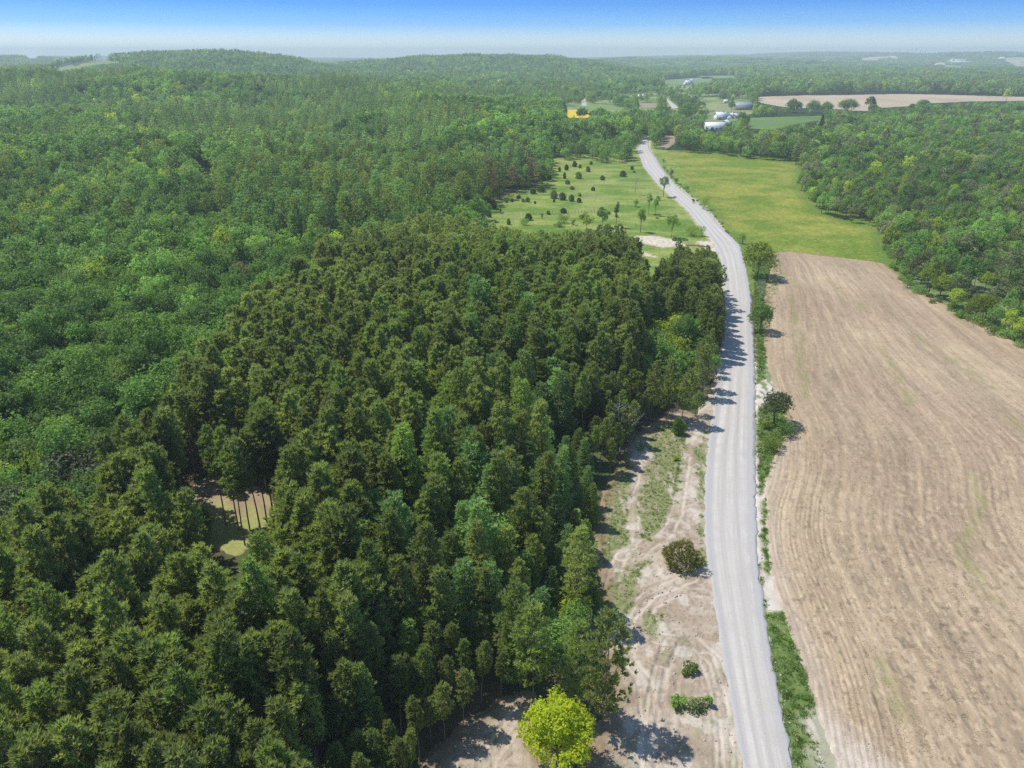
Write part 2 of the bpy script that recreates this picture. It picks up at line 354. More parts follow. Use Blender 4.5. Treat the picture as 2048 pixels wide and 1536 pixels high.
# ---- bare sandy clearing between the pines and the road, painted with tracks and weeds
tracks = [[(1215,1290),(1300,1278),(1390,1290),(1432,1330),(1448,1400),(1462,1536),(1468,1640)],
 [(1293,915),(1285,971),(1266,1010),(1264,1088),(1238,1120),(1222,1180),(1212,1250)],
 [(1371,915),(1361,971),(1353,1031),(1332,1070),(1285,1103),(1240,1116)],
 [(1410,1190),(1350,1186),(1298,1215),(1275,1260),(1285,1310),(1330,1330)],
 [(1342,1290),(1322,1350),(1308,1420),(1300,1536),(1296,1640)],
 [(1372,1290),(1345,1350),(1332,1420),(1325,1536)],
 [(1412,1320),(1432,1380),(1446,1460),(1452,1640)],
 [(1062,1408),(1020,1460),(975,1520),(955,1640)],
 [(1380,1160),(1300,1190),(1262,1230)],
 [(1250,1310),(1290,1370),(1300,1450),(1290,1640)]]
tracksW = [gpoly(t) for t in tracks]
grassP = [[(1300,905),(1372,862),(1368,930),(1352,1010),(1332,1062),(1302,1086),(1274,1080),(1274,1000)],
 [(1210,985),(1240,900),(1262,905),(1268,960),(1256,1000),(1256,1088),(1210,1135),(1188,1050)],
 [(1236,1150),(1294,1125),(1284,1165),(1252,1240),(1205,1300),(1165,1262),(1190,1200)],
 [(1388,900),(1416,860),(1414,960),(1408,1130),(1396,1150),(1392,1020)],
 [(1345,1395),(1420,1395),(1425,1440),(1350,1430)],
 [(1130,1250),(1215,1180),(1225,1230),(1200,1300),(1235,1330),(1180,1340),(1110,1300)], [(1320,850),(1375,845),(1372,900),(1300,910),(1265,900),(1290,875)], [(1290,1225),(1330,1235),(1320,1275),(1292,1265)]]
grassW = [gpoly(t) for t in grassP]
# the strip between road and field
vergeP = [(1512,1700),(1515,560),(1500,515),(1560,515),(1570,600),(1600,860),(1600,1200),(1700,1420),(1780,1700)]
vgrassP = [[(1507,560),(1500,520),(1560,520),(1562,560),(1545,600),(1535,690),(1532,760),(1512,770),(1508,640)],
  [(1515,820),(1560,800),(1600,860),(1575,900),(1540,960),(1518,1000),(1512,900)],
  [(1521,1000),(1537,1000),(1540,1090),(1547,1150),(1532,1160),(1522,1080)],
  [(1513,1130),(1519,1130),(1536,1230),(1575,1225),(1582,1250),(1600,1320),(1632,1400),(1640,1440),(1612,1440),(1640,1520),(1665,1640),(1600,1640),(1570,1480),(1538,1330)]]
vgrassW = [gpoly(t) for t in vgrassP]
paleP = gpoly([(1600,1420),(1640,1415),(1720,1470),(1810,1540),(1860,1700),(1640,1700)])
def grass_mask(X, Y, polys, soft=.8, amp=1.6):
    g = np.full(X.shape, -9.0)
    for w in polys: g = np.maximum(g, sdist(X, Y, w))
    return sstep(-soft, soft, g + amp * 2 * (fbm(X / 1.3, Y / 1.3, 4, 2) - .55))
def sand_col(X, Y):
    n1 = fbm(X / 3, Y / 3, 4, 1); n2 = fbm(X / .5, Y / .5, 3, 6)
    c = lerp3((.375, .295, .215), (.50, .415, .325), sstep(.3, .7, n1))
    c = c * (1 + .34 * (n2 - .5))[..., None]
    clod = sstep(.60, .74, fbm(X / .38, Y / .38, 3, 61)); c = c * (1 - .30 * clod)[..., None]
    pale = sstep(.56, .68, fbm(X / 2.2 + 9, Y / 2.2, 4, 11)); c = lerp3(c * 1, (.74, .69, .60), pale * .7) if False else c * (1 - .55 * pale)[..., None] + np.array((.66, .60, .51)) * (.55 * pale)[..., None]
    for w in tracksW:
        d = dseg(X, Y, w) + .35 * (fbm(X / 1.2, Y / 1.2, 2, 8) - .5)
        k = np.exp(-((d - .85) / .28) ** 2) * sstep(.38, .62, fbm(X / 1.6, Y / 2.4, 3, 44)); c = c * (1 - .6 * k)[..., None] + np.array((.66, .57, .46)) * (.6 * k)[..., None]
        k2 = np.exp(-((d - 1.25) / .12) ** 2) + np.exp(-((d - .48) / .12) ** 2); c = c * (1 - .12 * np.clip(k2, 0, 1))[..., None]
    lg = sstep(.62, .80, fbm(X / 1.1, Y / 2.6, 4, 21))
    c = c * (1 - .35 * lg)[..., None] + np.array((.20, .24, .10)) * (.35 * lg)[..., None]
    g = grass_mask(X, Y, grassW) * .9
    # streaks of bare earth inside the weeds, running along the strip
    st = sstep(.55, .68, fbm(X / .9, Y / 5.0, 4, 14)); g = g * (1 - .8 * st)
    gc = lerp3((.14, .19, .06), (.30, .31, .14), fbm(X / .8, Y / .8, 3, 3))
    c = c * (1 - g)[..., None] + gc * g[..., None]
    # needle litter where the sand meets the pines
    e = sdist(X, Y, SW[0]); e2 = sdist(X, Y, SW[1]); u, v = proj(X, Y, 0)
    lit = sstep(2.2, .2, np.maximum(e, e2) + 1.6 * (n1 - .5)) * (u < 1395)
    lc = lerp3((.17, .115, .075), (.34, .25, .15), fbm(X / .6, Y / .6, 3, 12))
    return c * (1 - .75 * lit)[..., None] + lc * (.75 * lit)[..., None]
def sand_rel(X, Y):
    h = .18 * (fbm(X / 2.5, Y / 2.5, 4, 1) - .5) + .13 * (fbm(X / .5, Y / .5, 3, 6) - .5)
    for w in tracksW:
        d = dseg(X, Y, w); h = h - .07 * np.exp(-((d - .85) / .3) ** 2) + .05 * np.exp(-((d - 1.3) / .2) ** 2)
    return h
SW = [gpoly(P_sand), gpoly(P_sandL)]
M['sand'] = ground_mat("sandy_earth", ((0, 5.0), (0, 22.0)), .36, .05, 7.0)
sheet("sandy_ground", SW, sand_col, .27, .8, mat=M['sand'], relief=sand_rel, world_poly=True, dt=.0017, dy=.0028,
      label="bare sandy earth with tyre tracks and weeds between pines and road")
def clear_col(X, Y):
    a = fbm(X / 2, Y / 2, 4, 3); c = lerp3((.27, .20, .12), (.42, .33, .22), a)
    u, v = proj(X, Y, 0); g = sstep(990, 1050, v + 80 * (a - .5)) * .9
    gc = lerp3((.22, .27, .07), (.42, .42, .16), fbm(X / .6, Y / .6, 3, 8)); return c * (1 - g)[..., None] + gc * g[..., None]
M['clear'] = ground_mat("clearing_soil", ((0, 4.0), (0, 18.0)), .45, .05, 5.0)
sheet("clearing_floor", [[(365,990),(430,945),(520,975),(545,1010),(535,1072),(478,1110),(415,1090)]], clear_col, .08, .8, mat=M['clear'],
      label="small brown clearing of needle litter among tall pine trunks")
# ---- verge strip
def verge_col(X, Y):
    n1 = fbm(X / 1.5, Y / 1.5, 4, 7)
    c = lerp3((.50, .43, .35), (.68, .63, .56), n1)
    g = grass_mask(X, Y, vgrassW, .5, .8)
    u, v = proj(X, Y, 0); g = np.maximum(g, .85 * sstep(.46, .56, fbm(X / .7, Y / 2.2, 4, 19)) * (np.abs(v - 1080) > 160))
    gc = lerp3((.085, .15, .035), (.20, .26, .085), fbm(X / .8, Y / .8, 3, 3))
    c = c * (1 - g)[..., None] + gc * g[..., None]
    p = sstep(-.8, .8, sdist(X, Y, paleP) + 2 * (n1 - .5)) * (1 - g * .6)
    return c * (1 - p)[..., None] + lerp3((.45, .38, .30), (.60, .54, .46), n1) * p[..., None]
sheet("grass_verge", [vergeP], verge_col, .20, .5, mat=M['sand'], relief=lambda X, Y: .10 * (fbm(X / 1.5, Y / 1.5, 4, 7) - .5), dt=.0017, dy=.003,
      label="narrow verge of grass and pale gravel between road and tilled field")
# ---- meadow and hay field
def mead_col(X, Y):
    a = fbm(X / 14, Y / 9, 4, 2); b = fbm(X / 2.2, Y / 1.6, 4, 6)
    c = lerp3((.125, .215, .032), (.265, .31, .075), sstep(.3, .75, a))
    dry = sstep(.5, .72, fbm(X / 20 + 3, Y / 7, 4, 31)); c = c * (1 - .45 * dry)[..., None] + np.array((.33, .33, .13)) * (.45 * dry)[..., None]
    c = c * (1 + .45 * (b - .5))[..., None]
    u, v = proj(X, Y, 0)
    s = np.zeros(X.shape)
    for w in sandpatch: s = np.maximum(s, sstep(-.8, .6, sdist(X, Y, w) + 2.6 * (fbm(X / 1.2, Y / 1.2, 3, 5) - .5)))
    rd = dseg(X, Y, roadC); s = np.maximum(s, .75 * sstep(6.4, 5.0, rd + 1.6 * (fbm(X / 2, Y / 3, 3, 41) - .5)))
    return c * (1 - s)[..., None] + lerp3((.50, .41, .31), (.68, .60, .50), b) * s[..., None]
sandpatch = [gpoly(p) for p in ([(1270,472),(1310,472),(1350,480),(1375,492),(1330,496),(1280,486)], [(1395,482),(1425,484),(1435,505),(1410,500)], [(1282,505),(1300,508),(1312,515),(1290,512)])]
L_ = gpoly(road_L); R_ = gpoly(road_R); roadC = (L_ + R_) / 2
M['mead'] = ground_mat("meadow_grass", ((0, .8), (0, 3.6)), .95, .08, 1.6)
P_meadS = [(900,470),(925,440),(985,405),(1040,380),(1075,370),(1088,345),(1095,322),(1150,308),(1262,306),(1272,280),(1285,268),(1312,268)] + P_meadow[19:25] + [(1470,500),(1462,560),(1440,600),(1300,600),(1250,540),(1000,500)]
sheet("meadow", [P_meadS], mead_col, .06, 1.5, mat=M['mead'], dt=.0028, dy=.005, grow=0, label="open grass meadow dotted with junipers beside the gravel road")
def hay_col(X, Y):
    a = fbm(X / 16 + 5, Y / 12, 4, 12); b = fbm(X / 1.8, Y / 3.4, 4, 16)
    c = lerp3((.145, .215, .026), (.26, .275, .050), sstep(.28, .72, a))
    cl = sstep(.60, .72, fbm(X / 2.4, Y / 1.3, 4, 23)); c = c * (1 - .35 * cl)[..., None] + np.array((.34, .34, .08)) * (.35 * cl)[..., None]
    c = c * (1 + .5 * (b - .5))[..., None]
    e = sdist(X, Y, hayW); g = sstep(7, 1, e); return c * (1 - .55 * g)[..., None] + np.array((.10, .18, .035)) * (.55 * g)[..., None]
hayW = gpoly(P_hay)
P_hayS = [(1312,292),(1322,300),(1400,300),(1500,310),(1620,322),(1660,420),(1780,445),(1800,500),(1815,555),(1760,545),(1640,520),(1530,512),(1512,600),(1500,575),(1488,510),(1455,462),(1418,421),(1372,387),(1350,369),(1322,335),(1312,318)]
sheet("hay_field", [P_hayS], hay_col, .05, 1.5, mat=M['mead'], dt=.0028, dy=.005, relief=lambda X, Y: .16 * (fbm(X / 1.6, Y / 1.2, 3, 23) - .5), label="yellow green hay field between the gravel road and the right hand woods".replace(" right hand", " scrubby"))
sheet("marsh", [[(1780,480),(1860,455),(1960,430),(2100,420),(2500,420),(2500,900),(2200,780),(2048,700),(1930,640),(1850,592),(1790,548)]], lambda X, Y: lerp3((.10, .15, .045), (.22, .26, .10), sstep(.3, .7, fbm(X / 7, Y / 6, 4, 52))) * (.8 + .4 * fbm(X / 1.2, Y / 1.0, 3, 9))[..., None], .04, 2, mat=M['mead'], dt=.004, dy=.006, label="pale green marsh grass beyond the tilled field")
# ---- tilled field: rows follow the wavy verge and straighten out to the east
rowpx = [(1560,500),(1565,545),(1590,570),(1582,602),(1593,652),(1602,735),(1609,782),(1637,830),(1685,885),(1690,905),(1657,950),(1636,1003),(1648,1086),(1681,1190),(1731,1272),(1772,1397),(1810,1536),(1850,1700)]
rowW = gpoly(rowpx); o_ = np.argsort(rowW[:, 1]); rowx = lambda y: np.interp(y, rowW[o_, 1], rowW[o_, 0])
rB = gpoly([(1751,678),(1824,811)]); rC = gpoly([(1827,671),(1985,779)])
slC = (rC[0, 0] - rC[1, 0]) / (rC[0, 1] - rC[1, 1])
def row_sp(X, Y):
    yl = sum(rowx(Y * (1 + d / 40)) for d in (-5, -4, -3, -2, -1, 0, 1, 2, 3, 4, 5)) / 11
    x1 = yl; line2 = rC[0, 0] + (Y - rC[0, 1]) * slC
    dd = np.clip(line2 - x1, -48, 48); f = 1 - np.exp(-np.maximum(X - x1, 0) / 72)
    s = X - x1 - f * dd
    return s + 1.2 * (fbm(X / 18, Y / 30, 2, 3) - .5), Y
green_tr = [gpoly(p) for p in ([(1751,678),(1790,745),(1824,811)], [(1827,671),(1900,720),(1985,779)], [(1565,545),(1590,570),(1582,602),(1597,680),(1605,760)], [(1940,950),(1965,1010),(1930,1080),(1925,1110),(1960,1170),(2000,1230)], [(2020,840),(2060,880)], [(1605,760),(1609,800)], [(1760,1330),(1800,1440)], [(1650,560),(1700,600),(1740,630)])]
tillW = gpoly(P_till)
def till_col(X, Y):
    s, _ = row_sp(X, Y)
    a = fbm(X / 22, Y / 26, 4, 14)
    c = lerp3((.365, .272, .182), (.425, .330, .218), sstep(.25, .75, a))
    bands = fbm(s / 1.5, Y / 220, 3, 18); c = c * (1 + .46 * (bands - .5))[..., None]
    fine = vnoise(s / .36, Y / 9, 9) ; c = c * (1 + .36 * (fine - .5))[..., None]
    lo_ = np.clip(75 / Y, .25, 1); fl = .42 * lo_ * sstep(.58, .78, vnoise(X / .36, Y / .9, 4)); c = c * (1 - fl)[..., None] + np.array((.62, .50, .33)) * fl[..., None]
    dk = sstep(.72, .86, vnoise(X / .34 + 9, Y / .8, 24)); c = c * (1 - .36 * lo_ * dk)[..., None]
    for w in green_tr:
        d = dseg(X, Y, w); k = np.exp(-(d / 1.1) ** 2) * sstep(.30, .6, fbm(X / 1.5, Y / 1.5, 4, 5)) * .6
        c = c * (1 - k)[..., None] + np.array((.27, .26, .11)) * k[..., None]
    e = sdist(X, Y, tillW); u, v = proj(X, Y, 0)
    pk = sstep(4, 0, e + 4 * (a - .5)) * (u < 1700) * (v > 880) * .35
    c = c * (1 - pk)[..., None] + lerp3((.47, .39, .31), (.58, .52, .45), a) * pk[..., None]
    p = sstep(-3, 2.5, sdist(X, Y, paleT) + 4 * (fbm(X / 1.5, Y / 1.5, 4, 7) - .5)); cp = lerp3((.43, .35, .27), (.60, .53, .44), fbm(X / .8, Y / .8, 3, 2))
    return c * (1 - p)[..., None] + cp * p[..., None]
paleT = gpoly([(1600,1425),(1645,1435),(1700,1475),(1760,1520),(1800,1590),(1830,1700),(1640,1700)])
M['till'] = ground_mat("tilled_soil", ((0, 1.0), (0, 5.0)), .46, .03, 3.0, stretch=(3.0, .12, 1))
sheet("tilled_field", [P_till], till_col, .36, .5, mat=M['till'], dt=.0018, dy=.0030, rowf=row_sp, ragged=.6,
      relief=lambda X, Y: .045 * np.clip(95 / Y, 0, 1) ** 3 * np.sin(row_sp(X, Y)[0] * 2 * math.pi / .76) + .03 * (fbm(X / .9, Y / .9, 2, 8) - .5), label="tilled brown field of corn stubble in curved rows")
# ---- far fields
M['far'] = ground_mat("field_crop", ((0, .03), (0, .3)), .18)
FLAB = {'tan_field': "wide tan field in front of the far dark treeline", 'green_pasture': "green pasture beside the white roofed farm", 'farmyard': "grass yard round the white roofed farm", 'hamlet_lawn': "dry pale lawn beside the blue grey barn",
 'yellow_field': "bright yellow flowering field behind the forest edge", 'roadside_lawn': "green pasture by the far bend of the road", 'brown_patch': "small brown plot near the hamlet", 'brown_plot': "small ploughed plot where the road leaves the meadow",
 'valley_pasture': "pasture on the far side of the valley", 'hill_pasture': "sloping pasture on the wooded hill above the red barn", 'valley_stubble': "pale stubble field in the far valley", 'valley_hayfield': "green hay field below the long white farm",
 'ridge_field': "pale field on the far ridge", 'ridge_stubble': "stubble field under the pylons", 'ridge_pasture': "tan strip on the far ridge", 'hill_gravel_cut': "bare tan cut on the far hill", 'far_stubble_strip': "thin pale field strip below the far wooded ridge", 'far_green_strip': "thin green field strip on the far valley side", 'far_tan_strip': "thin tan field strip on the far blue ridge", 'far_ridge_strip': "pale field strip high on the far ridge near the pylons", 'hamlet_meadow': "small green meadow among the hamlet trees", 'valley_meadow': "green meadow behind the valley house",
 'forest_glade': "tiny sunny grass glade enclosed by forest"}
sheet('hamlet_pasture', [P_hamlet], lambda X, Y: lerp3((.10, .17, .05), (.28, .31, .12), sstep(.35, .65, fbm(X / 22, Y / 40, 3, 62))), .12, 3, dt=.004, dy=.006, mat=M['mead'], drop=.5, label="patchy pasture and gardens of the hamlet beyond the road's end")
for nm, (pp, cc) in P_fields.items():
    sheet(nm, [pp], lambda X, Y, cc=cc: np.array(cc) * (.82 + .36 * fbm(X / 60, Y / 90, 4, 3))[..., None], .35, 2, dt=.004, dy=.006, mat=M['far'], label=FLAB[nm], drop=1.2)
# ------------------------------------------------------------------ road
def resample(P, n):
    d = np.r_[0, np.cumsum(np.hypot(*np.diff(P, axis=0).T))]; s = np.linspace(0, d[-1], n)
    return np.stack([np.interp(s, d, P[:, 0]), np.interp(s, d, P[:, 1])], 1), s
def smooth(P, k):
    for _ in range(k): P[1:-1] = P[1:-1] * .5 + .25 * (P[:-2] + P[2:])
    return P
def build_road(name, Lw, Rw, label, n=520, k=30):
    C0 = (Lw + Rw) / 2; d = np.r_[0, np.cumsum(np.hypot(*np.diff(C0, axis=0).T))]; s = np.linspace(0, d[-1], n)
    Lr = smooth(np.stack([np.interp(s, d, Lw[:, i]) for i in (0, 1)], 1), k); Rr = smooth(np.stack([np.interp(s, d, Rw[:, i]) for i in (0, 1)], 1), k)
    a = np.concatenate([[-1.16, -1.06], np.linspace(-1, 1, 33), [1.06, 1.16]]); na = len(a)
    V = np.zeros((n, na, 3)); A = np.zeros((n, na, 3))
    for j, q in enumerate(a):
        f = (q + 1) / 2; P = Lr * (1 - f) + Rr * f
        jit = (fbm(s / .7, s * 0 + q * 3, 3, 3) - .5) * (1.1 if abs(q) > 1 else .7 if abs(q) == 1 else 0)
        P[:, 0] += jit
        V[:, j, 0], V[:, j, 1] = P[:, 0], P[:, 1]
        e = abs(q)
        V[:, j, 2] = T(P[:, 0], P[:, 1]) + (.48 - .08 * e * e if e <= 1 else .30 if e < 1.1 else -.05)
        V[:, j, 2] += .02 * np.cos(q * math.pi * 4)
        A[:, j, 0] = q; A[:, j, 1] = s
    idx = np.arange(n * na).reshape(n, na)
    f = np.stack([idx[:-1, :-1], idx[:-1, 1:], idx[1:, 1:], idx[1:, :-1]], -1).reshape(-1, 4)
    me = mesh_np(name, V.reshape(-1, 3), f, [M['road']], smooth=True)
    at = me.attributes.new("Across", 'FLOAT_VECTOR', 'POINT'); at.data.foreach_set("vector", A.reshape(-1, 3).astype(np.float32).ravel())
    return tag(put(name, me), label, None, None, 'structure')
def road_mat():
    m, n, l, out = nodes_of("limestone_gravel")
    at = n.new("ShaderNodeAttribute"); at.attribute_name = "Across"
    g = n.new("ShaderNodeNewGeometry")
    mp = n.new("ShaderNodeMapping"); mp.inputs["Scale"].default_value = (5.0, .018, 1); l.new(at.outputs["Vector"], mp.inputs[0])
    st = noise(n, l, 1.0, mp.outputs[0], 4, .65)
    mp2 = n.new("ShaderNodeMapping"); mp2.inputs["Scale"].default_value = (13, .10, 1); l.new(at.outputs["Vector"], mp2.inputs[0])
    st2 = noise(n, l, 1.0, mp2.outputs[0], 3, .6)
    fine = noise(n, l, 9.0, g.outputs["Position"], 4, .75)
    sp = n.new("ShaderNodeSeparateXYZ"); l.new(at.outputs["Vector"], sp.inputs[0])
    ab = math_node(n, l, 'ABSOLUTE', sp.outputs[0])
    edge = n_clamp(n, l, math_node(n, l, 'MULTIPLY_ADD', ab, 3.2, -1.9))
    w = math_node(n, l, 'COSINE', math_node(n, l, 'MULTIPLY', sp.outputs[0], math.pi * 3.6))   # wheel paths
    w = math_node(n, l, 'MULTIPLY_ADD', w, .22, 0)
    s = math_node(n, l, 'MULTIPLY_ADD', st, 2.2, -.6); s = math_node(n, l, 'ADD', s, w); s = n_clamp(n, l, math_node(n, l, 'MULTIPLY_ADD', st2, .8, math_node(n, l, 'ADD', s, -.4)))
    core = mixc(n, l, s, (.43, .40, .36), (.61, .58, .53))
    pt = noise(n, l, .35, g.outputs['Position'], 5, .7); core = mixc(n, l, n_clamp(n, l, math_node(n, l, 'MULTIPLY_ADD', pt, 2.4, -.95)), core, (.50, .455, .41))
    edge = n_clamp(n, l, math_node(n, l, 'ADD', edge, math_node(n, l, 'MULTIPLY_ADD', pt, 1.6, -.9)))
    col = mixc(n, l, edge, core, (.44, .43, .42))
    k = math_node(n, l, 'MULTIPLY_ADD', fine, .8, .58)
    cc = n.new("ShaderNodeCombineColor"); [l.new(k, cc.inputs[i]) for i in range(3)]
    col = mixc(n, l, 1.0, col, cc.outputs[0], 'MULTIPLY')
    d = n.new("ShaderNodeBsdfPrincipled"); l.new(col, d.inputs["Base Color"]); d.inputs["Roughness"].default_value = .95; d.inputs["Specular IOR Level"].default_value = .1
    b = n.new("ShaderNodeBump"); b.inputs["Distance"].default_value = .03; l.new(noise(n, l, 14, g.outputs["Position"], 3, .7), b.inputs["Height"]); l.new(b.outputs[0], d.inputs["Normal"])
    l.new(d.outputs[0], out.inputs[0]); return m
M['road'] = road_mat()
build_road("gravel_road", L_, R_, "pale grey gravel road curving past the pines to the farms")
build_road("gravel_road", gpoly([(1345,218),(1340,210),(1336,204),(1331,198)]), gpoly([(1358,217),(1350,210),(1341,203),(1335,198)]), "short stretch of pale road showing again among the far trees", 40, 2)
build_road("gravel_road", gpoly([(1164,212),(1163,207),(1164,202),(1170,197)]), gpoly([(1174,212),(1172,207),(1170,202),(1176,196.5)]), "bend of pale road on the far side of the yellow field", 40, 2)
road_edge_w = 7
# ------------------------------------------------------------------ plant geometry
G = np.random.default_rng(11)
def nrm(a): return a / np.maximum(np.linalg.norm(a, axis=-1, keepdims=True), 1e-6)
def blades(C, D, n, L, w, spread):
    """n pointed blades (diamond quads) fanning out of every point C along D"""
    C = np.repeat(C, n, 0); D = np.repeat(D, n, 0)
    d = nrm(D + spread * G.normal(size=D.shape)); s = nrm(np.cross(d, G.normal(size=d.shape)))
    l = L * G.uniform(.7, 1.2, (len(C), 1)); ww = w * G.uniform(.7, 1.3, (len(C), 1)) * .5
    V = np.stack([C, C + d * l * .45 + s * ww, C + d * l, C + d * l * .45 - s * ww], 1).reshape(-1, 3)
    return V, np.arange(len(V)).reshape(-1, 4)
def leaves(C, N, L, w, tilt=.5):
    n_ = nrm(N + tilt * G.normal(size=N.shape)); t = nrm(np.cross(n_, G.normal(size=n_.shape))); b = np.cross(n_, t)
    l = L * G.uniform(.6, 1.25, (len(C), 1)) * .5; ww = w * G.uniform(.6, 1.25, (len(C), 1)) * .5
    V = np.stack([C - t * l, C + b * ww + n_ * l * .15, C + t * l, C - b * ww + n_ * l * .15], 1).reshape(-1, 3)
    return V, np.arange(len(V)).reshape(-1, 4)
def tube(P, r, k=5):
    P = np.asarray(P, float); r = np.asarray(r, float); n = len(P)
    d = nrm(np.gradient(P, axis=0)); ref = np.where(np.abs(d[:, 2:3]) > .9, np.array([[1., 0, 0]]), np.array([[0, 0, 1.]]))
    a = nrm(np.cross(d, ref)); b = np.cross(d, a); th = np.linspace(0, 2 * np.pi, k, endpoint=False)
    V = (P[:, None] + r[:, None, None] * (np.cos(th)[None, :, None] * a[:, None] + np.sin(th)[None, :, None] * b[:, None])).reshape(-1, 3)
    i = np.arange(n * k).reshape(n, k); j = np.roll(i, -1, 1)
    return V, np.stack([i[:-1], j[:-1], j[1:], i[1:]], -1).reshape(-1, 4)
def join(parts):
    Vs, Fs, o = [], [], 0
    for V, F_ in parts: Vs.append(V); Fs.append(F_ + o); o += len(V)
    return np.concatenate(Vs), np.concatenate(Fs)
def trunk(h, r, lean=.25, k=6, n=5):
    z = np.linspace(-.4, h, n); w = np.cumsum(G.normal(size=(n, 2)) * lean, 0) * (z / h)[:, None].clip(0)
    return np.column_stack([w, z]), r * (1 - .85 * np.clip(z, 0, h) / h)
def red_pine(c=1.0, h=17.5, r=2.1, z0=7.5, up=.9, thin=1.0, wh=.55):
    s = 1 / math.sqrt(c); P, R_t = trunk(h * .97, .19); tp = [tube(P, R_t * .75, 5 if c > .4 else 3)]
    C, D = [], []
    zs = np.arange(z0, h, wh / (c ** .5 if c < .6 else 1))
    for z in zs:
        q = (z - z0) / (h - z0); rr = r * (1 - q ** 2.6) ** .75 * (.55 + .45 * min(q * 3.5, 1)) + .2
        nb = max(3, int(5 * (c ** .25)))
        for a in G.uniform(0, 2 * np.pi) + np.arange(nb) * 2 * np.pi / nb + G.normal(size=nb) * .3:
            if G.random() > thin: continue
            L = rr * G.uniform(.5, 1.25); dv = np.array([math.cos(a), math.sin(a), 0])
            x0 = np.interp(z, P[:, 2], P[:, 0]); y0 = np.interp(z, P[:, 2], P[:, 1]); b0 = np.array([x0, y0, z])
            if c > .6 and G.random() < .6: tp.append(tube([b0, b0 + dv * L * .5 + [0, 0, .05 * L], b0 + dv * L * .95 + [0, 0, .35 * L]], [.045, .03, .012], 3))
            k = max(2, int(round((2.4 + 2.9 * L) * c ** .6)))
            f = G.uniform(.3, 1.0, k) ** .7; side = np.array([-dv[1], dv[0], 0])
            off = G.normal(size=k) * .22 * L * f
            C.append(b0 + dv * (L * f)[:, None] + side * off[:, None] + np.array([0, 0, 1]) * (.34 * L * f ** 2 + G.normal(size=k) * .12)[:, None])
            D.append(nrm(np.tile(dv * .65 + [0, 0, up], (k, 1)) + side * (off * .5)[:, None]))
    C = np.concatenate(C); D = np.concatenate(D)
    nb = 11 if c > .6 else 6 if c > .2 else 3
    cr = blades(C, D, nb, .66 * s ** .8, .155 * s ** 1.1, .36)
    return join(tp), cr
def white_pine(c=1.0, h=17.0, r=3.6, z0=2.5, flat=.25, dz=.8):
    s = 1 / math.sqrt(c); P, R_t = trunk(h * .97, .24); tp = [tube(P, R_t, 5 if c > .4 else 3)]
    C, D = [], []
    for z in np.arange(z0, h - .2, dz / (c ** .35)):
        q = (z - z0) / (h - z0); rr = r * (1 - q) ** .75 * (.75 + .25 * min(q * 5, 1)) + .35
        nb = max(3, int(round(6 * c ** .25)))
        for a in G.uniform(0, 2 * np.pi) + np.arange(nb) * 2 * np.pi / nb + G.normal(size=nb) * .25:
            L = rr * G.uniform(.6, 1.15); dv = np.array([math.cos(a), math.sin(a), 0]); b0 = np.array([np.interp(z, P[:, 2], P[:, 0]), np.interp(z, P[:, 2], P[:, 1]), z])
            rise = .12 + .5 * q
            if c > .6: tp.append(tube([b0, b0 + dv * L * .9 + [0, 0, rise * L * .8]], [.05, .012], 3))
            k = max(2, int(round(6.5 * L * c ** .65)))
            f = G.uniform(.25, 1.0, k) ** .7; side = np.array([-dv[1], dv[0], 0]); off = G.normal(size=k) * .26 * L * f
            C.append(b0 + dv * (L * f)[:, None] + side * off[:, None] + np.array([0, 0, 1]) * (rise * L * f + G.normal(size=k) * .09)[:, None])
            D.append(nrm(np.tile(dv + [0, 0, .28 + .5 * q], (k, 1)) + side * (off * 1.0)[:, None]))
    C.append(np.array([[0, 0, h - .3]])); D.append(np.array([[0, 0, 1.]]))
    C = np.concatenate(C); D = np.concatenate(D)
    return join(tp), blades(C, D, 8 if c > .6 else 5 if c > .2 else 3, .58 * s ** .8, .16 * s ** 1.15, .42)
